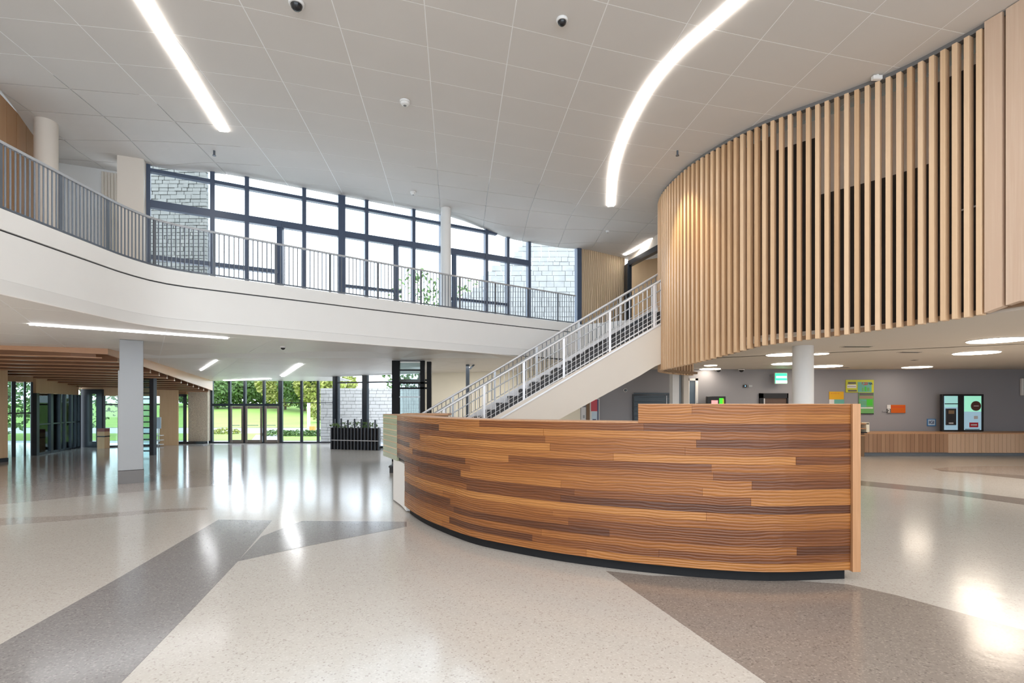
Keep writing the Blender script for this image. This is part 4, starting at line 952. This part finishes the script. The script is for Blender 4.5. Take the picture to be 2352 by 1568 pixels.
# fin planter
t=thing('fin_planter',(-5.8,18.0,0),'long black planter box with upright dark fins below the right glazing','planter')
xa,xb_=-6.55,-4.7; 
def py_(x): return 18.55-.28*(x+6.5)
for k in range(15):
    x=xa+(xb_-xa)*k/14; y=py_(x); h=.72+.30*(k%2)+.05*random.random()
    obj('fin',MB().prism([(x-.022,y-.03),(x+.022,y-.03),(x+.022,y+.03),(x-.022,y+.03)],.0,h+.05),M['frame'],t)
obj('box',MB().prism([(xa,py_(xa)+.03),(xb_,py_(xb_)+.03),(xb_,py_(xb_)+.28),(xa,py_(xa)+.28)],0,.78),M['black'],t)
obj('band',MB().prism([(xa,py_(xa)-.045),(xb_,py_(xb_)-.045),(xb_,py_(xb_)-.03),(xa,py_(xa)-.03)],.32,.35),M['rail'],t)
lf=MB()
def leafcloud(mb,c,r,n,s,squash=1):
    for _ in range(n):
        while True:
            v=Vector((random.uniform(-1,1),random.uniform(-1,1),random.uniform(-1,1)))
            if .25<v.length<1: break
        v=v.normalized()*(v.length**.5)
        p=Vector((c[0]+v.x*r[0],c[1]+v.y*r[1],c[2]+v.z*r[2])); a=Vector((random.uniform(-1,1),random.uniform(-1,1),random.uniform(-1,1))).normalized(); b=a.orthogonal().normalized()
        k=s*random.uniform(.6,1.3); mb.add([p-a*k,p+b*k*.5,p+a*k,p-b*k*.5],[(0,1,2,3)])
leafcloud(lf,(-5.7,18.5,.88),(.9,.1,.12),260,.045)
o=obj('foliage',lf,M['leaf'],t,fix=False); o['kind']='stuff'
# lounge furniture seen by the door
t=thing('cardboard_bin',(-15.7,19.1,0),'upright tan box with a dark band beside the lounge doors','box')
x0,x1,z0,z1=rectp(223,985,240,1027,18.9); obj('body',MB().box((x0,18.9,0),(x1,19.15,.62)),M['loungewood'],t); obj('band',MB().box((x0-.005,18.895,.42),(x1+.005,19.155,.46)),M['black'],t); obj('lid',MB().box((x0,18.9,.62),(x1,19.15,.74)),plain('red_brown_lid',(.25,.08,.07)),t)
t=thing('info_stand',(-13.9,19.9,0),'slim white information stand with a pale poster left of the dark doorway','stand')
x0,x1,z0,z1=rectp(360,958,369,984,20.0); obj('board',MB().box((x0,20.0,z0),(x1,20.03,z1)),lblu,t); obj('leg',MB().box((x0+.02,20.02,0),(x0+.05,20.05,z1)),M['raillight'],t)
for z in (.05,.22,.40): obj('tray',MB().box((x0-.08,19.9,z),(x1+.06,20.1,z+.03)),M['raillight'],t)
t=thing('hanging_sign',(-12.6,19.4,2.0),'small lit white sign hanging below the lounge ceiling near the entrance','sign')
p=P(431,866,18.6); obj('box',MB().box((p.x-.06,18.6,p.z-.06),(p.x+.06,18.66,p.z+.09)),glow('sign_white',(1,.95,.9),1.3),t); obj('stem',MB().tube((p.x,18.63,p.z+.09),(p.x,18.63,2.76),.008,6),M['rail'],t)

# ------------------------------------------------------------------ outside
def stonewall(name,x0,x1,y,z0,z1f,sw,sh,mat,label,cat='wall',depth=.4,skew=0):
    t=thing(name,((x0+x1)/2,y,z0),label,cat,kind='thing')
    zt=z1f((x0+x1)/2)
    core=MB().add([(x0,y+.06,z0),(x1,y+.06,z0),(x1,y+.06,z1f(x1)),(x0,y+.06,z1f(x0)),(x0,y+depth,z0),(x1,y+depth,z0),(x1,y+depth,z1f(x1)),(x0,y+depth,z1f(x0))],[(0,1,2,3),(7,6,5,4),(0,4,5,1),(1,5,6,2),(2,6,7,3),(3,7,4,0)])
    obj('core',core,M['stonebright'] if mat!='stone' else M['column'],t)
    mb=MB(); z=z0; r=random.Random(3); row=0
    while z<max(z1f(x0),z1f(x1)):
        h=sh*r.uniform(.75,1.25); x=x0-(.5*sw if row%2 else 0)
        while x<x1:
            w=sw*r.uniform(.6,1.4); a=max(x,x0); b=min(x+w-.012,x1)
            if b-a>.03 and z+h<z1f((a+b)/2)+.02: mb.box((a,y-r.uniform(0,.03),z),(b,y+.07,z+h-.012))
            x+=w
        z+=h; row+=1
    o=obj('stones',mb,M[mat],t,fix=False); o['kind']='stuff'
    return t
stonewall('stone_wall',-9.9,-8.05,13.5,ZUP,lambda x:8.2,.20,.10,'stone','grey rubble stone wall outside the left end of the upper window')
stonewall('stone_wall',-2.6,4.6,21.9,-.04,lambda x:6.0+(x+2.6)*.82 if x<1.0 else 8.95,.42,.20,'stonebright','bright white stone wall with sloping top outside the right end of the upper window',depth=.5)
stonewall('garden_wall',-8.6,-2.6,23.0,-.04,lambda x:2.35,.34,.15,'stonewhite','white stone garden wall outside the glazing behind the fin planter')
def tree(x,y,z,h,r,mat,label,n=2600,s=.24,cat='tree',grp='trees beyond the lawn'):
    t=thing('tree',(x,y,z),label,cat,group=grp)
    tk=obj('trunk',MB().tube((x,y,z-.1),(x+.1,y,z+h*.55),.16,8,.08),M['bark'],t,smooth=True)
    for k in range(3): 
        a=k*2.1; obj('branch',MB().tube((x+.05,y,z+h*.38),(x+r*.5*math.cos(a),y+r*.5*math.sin(a),z+h*.65),.07,6,.03),M['bark'],tk)
    mb=MB(); leafcloud(mb,(x,y,z+h*.55),(r*1.1,r,h*.5),n*2//3,s); leafcloud(mb,(x-r*.4,y-.2,z+h*.5),(r*.7,r*.7,h*.3),n//4,s); leafcloud(mb,(x+r*.45,y-.2,z+h*.55),(r*.7,r*.7,h*.3),n//4,s)
    o=obj('foliage',mb,M[mat],t,fix=False); o['kind']='stuff'
lawnz=lambda y:-.02+1.9*smooth((y-37)/42)
tr=[(500,62,4.2,3.0,'leaf','low round dark tree at the left end of the tree line beyond the lawn'),(560,64,4.6,3.4,'leaf','second low tree from the left beyond the lawn'),(615,66,5.4,3.4,'leaf','mid height tree behind the middle entrance door'),
    (655,60,6.5,3.0,'leafy','tall yellow green tree behind the right entrance door'),(700,58,5.6,2.6,'leaf','tall green tree behind the white post'),(748,56,6.0,3.0,'leafy','broad yellow green tree at the right end of the lawn'),(450,66,3.4,2.6,'leaf','low tree hidden partly behind the pebble wall')]
for px,y,h,r,m,l in tr: tree((px-1176)/F*y,y,lawnz(y),h,r,m,l)
tree((740-1176)/F*44,44,lawnz(44),1.9,1.1,'leafy','small yellow green bush tree on the lawn at the right glazing',n=900,s=.12)
def upt(px,y,ztop,r,l): tree((px-1176)/F*y,y,0,ztop,r,'leaf',l,n=1300,s=.16,grp='trees outside the upper window')
upt(962,30,9.3,2.0,'tree top outside the upper window left of the round column'); upt(1085,31,8.9,1.7,'tree top outside the upper window right of the round column'); upt(1135,30,7.8,1.1,'lowest tree top outside the upper window near the white stone wall')
for k,(px,y,r,l) in enumerate(((640,27,.9,'low green shrub outside the right entrance door'),(690,27,1.0,'low green shrub left of the base of the white post'),(742,27,1.1,'low green shrub at the right end of the entrance glazing'),(520,29,.8,'low green shrub outside the left entrance pane'))):
    x=(px-1176)/F*y; t=thing('shrub',(x,y,-.04),l,'shrub',group='shrubs outside the entrance'); mb=MB(); leafcloud(mb,(x,y,.08),(r,.4,.22),700,.06); o=obj('foliage',mb,M['leafy' if k==3 else 'leaf'],t,fix=False); o['kind']='stuff'; obj('stem',MB().tube((x,y,-.05),(x,y,.1),.02,6),M['bark'],t)
t=thing('light_post',((707-1176)/F*31,31,-.04),'white bollard post standing on the paving in front of the lawn','post')
x=(708-1176)/F*31; obj('shaft',MB().box((x-.07,31,-.04),(x+.07,31.14,1.75)),M['white'],t); obj('foot',MB().box((x-.12,30.95,-.04),(x+.12,31.2,.03)),M['white'],t); obj('orange_box',MB().box((x+.1,30.9,.0),(x+.42,31.2,.32)),colr('orange_box',(.6,.3,.06)),t)
t=thing('garden_path',(-12,24,-.04),'pale grey path leading away from the entrance doors','path',kind='thing')
obj('paving',MB().prism([(-11.2,21.8),(-9.8,21.8),(-12.5,28),(-14.0,28)],-.04,-.02),M['plaza'],t)
o=obj('ground_strip_lawn',MB().box((-30,23.6,-.04),(-4,29.5,-.025)),M['lawn'],kind='structure')
# lounge side lawn, seen through the tinted glass
obj('ground_lawn',MB().box((-60,10,-.25),(-17.2,21.6,-.05)),M['lawn'],kind='structure')
for k,(x,y) in enumerate(((-24,24),(-27,27),(-30,25),(-22.5,27))): tree(x,y,-.04,4.2+.4*k,1.8,'leaf',['tree outside the lounge glass nearest the wood wall','tree outside the lounge glass behind the second panel','tree outside the lounge glass farthest left','tree outside the lounge glass near the tall door'][k],n=900,s=.12,grp='trees outside the lounge')

# ------------------------------------------------------------------ spot light on the slats
sp_=bpy.data.lights.new('slat_spot','SPOT'); sp_.energy=160; sp_.color=(1,.80,.45); sp_.spot_size=math.radians(70); sp_.spot_blend=1; sp_.shadow_soft_size=.06
so_=bpy.data.objects.new('slat_spot',sp_); COL.objects.link(so_); so_.location=(2.95,10.6,6.45)
so_.rotation_euler=(Vector((3.75,10.6,4.6))-Vector((2.95,10.6,6.45))).to_track_quat('-Z','Y').to_euler()
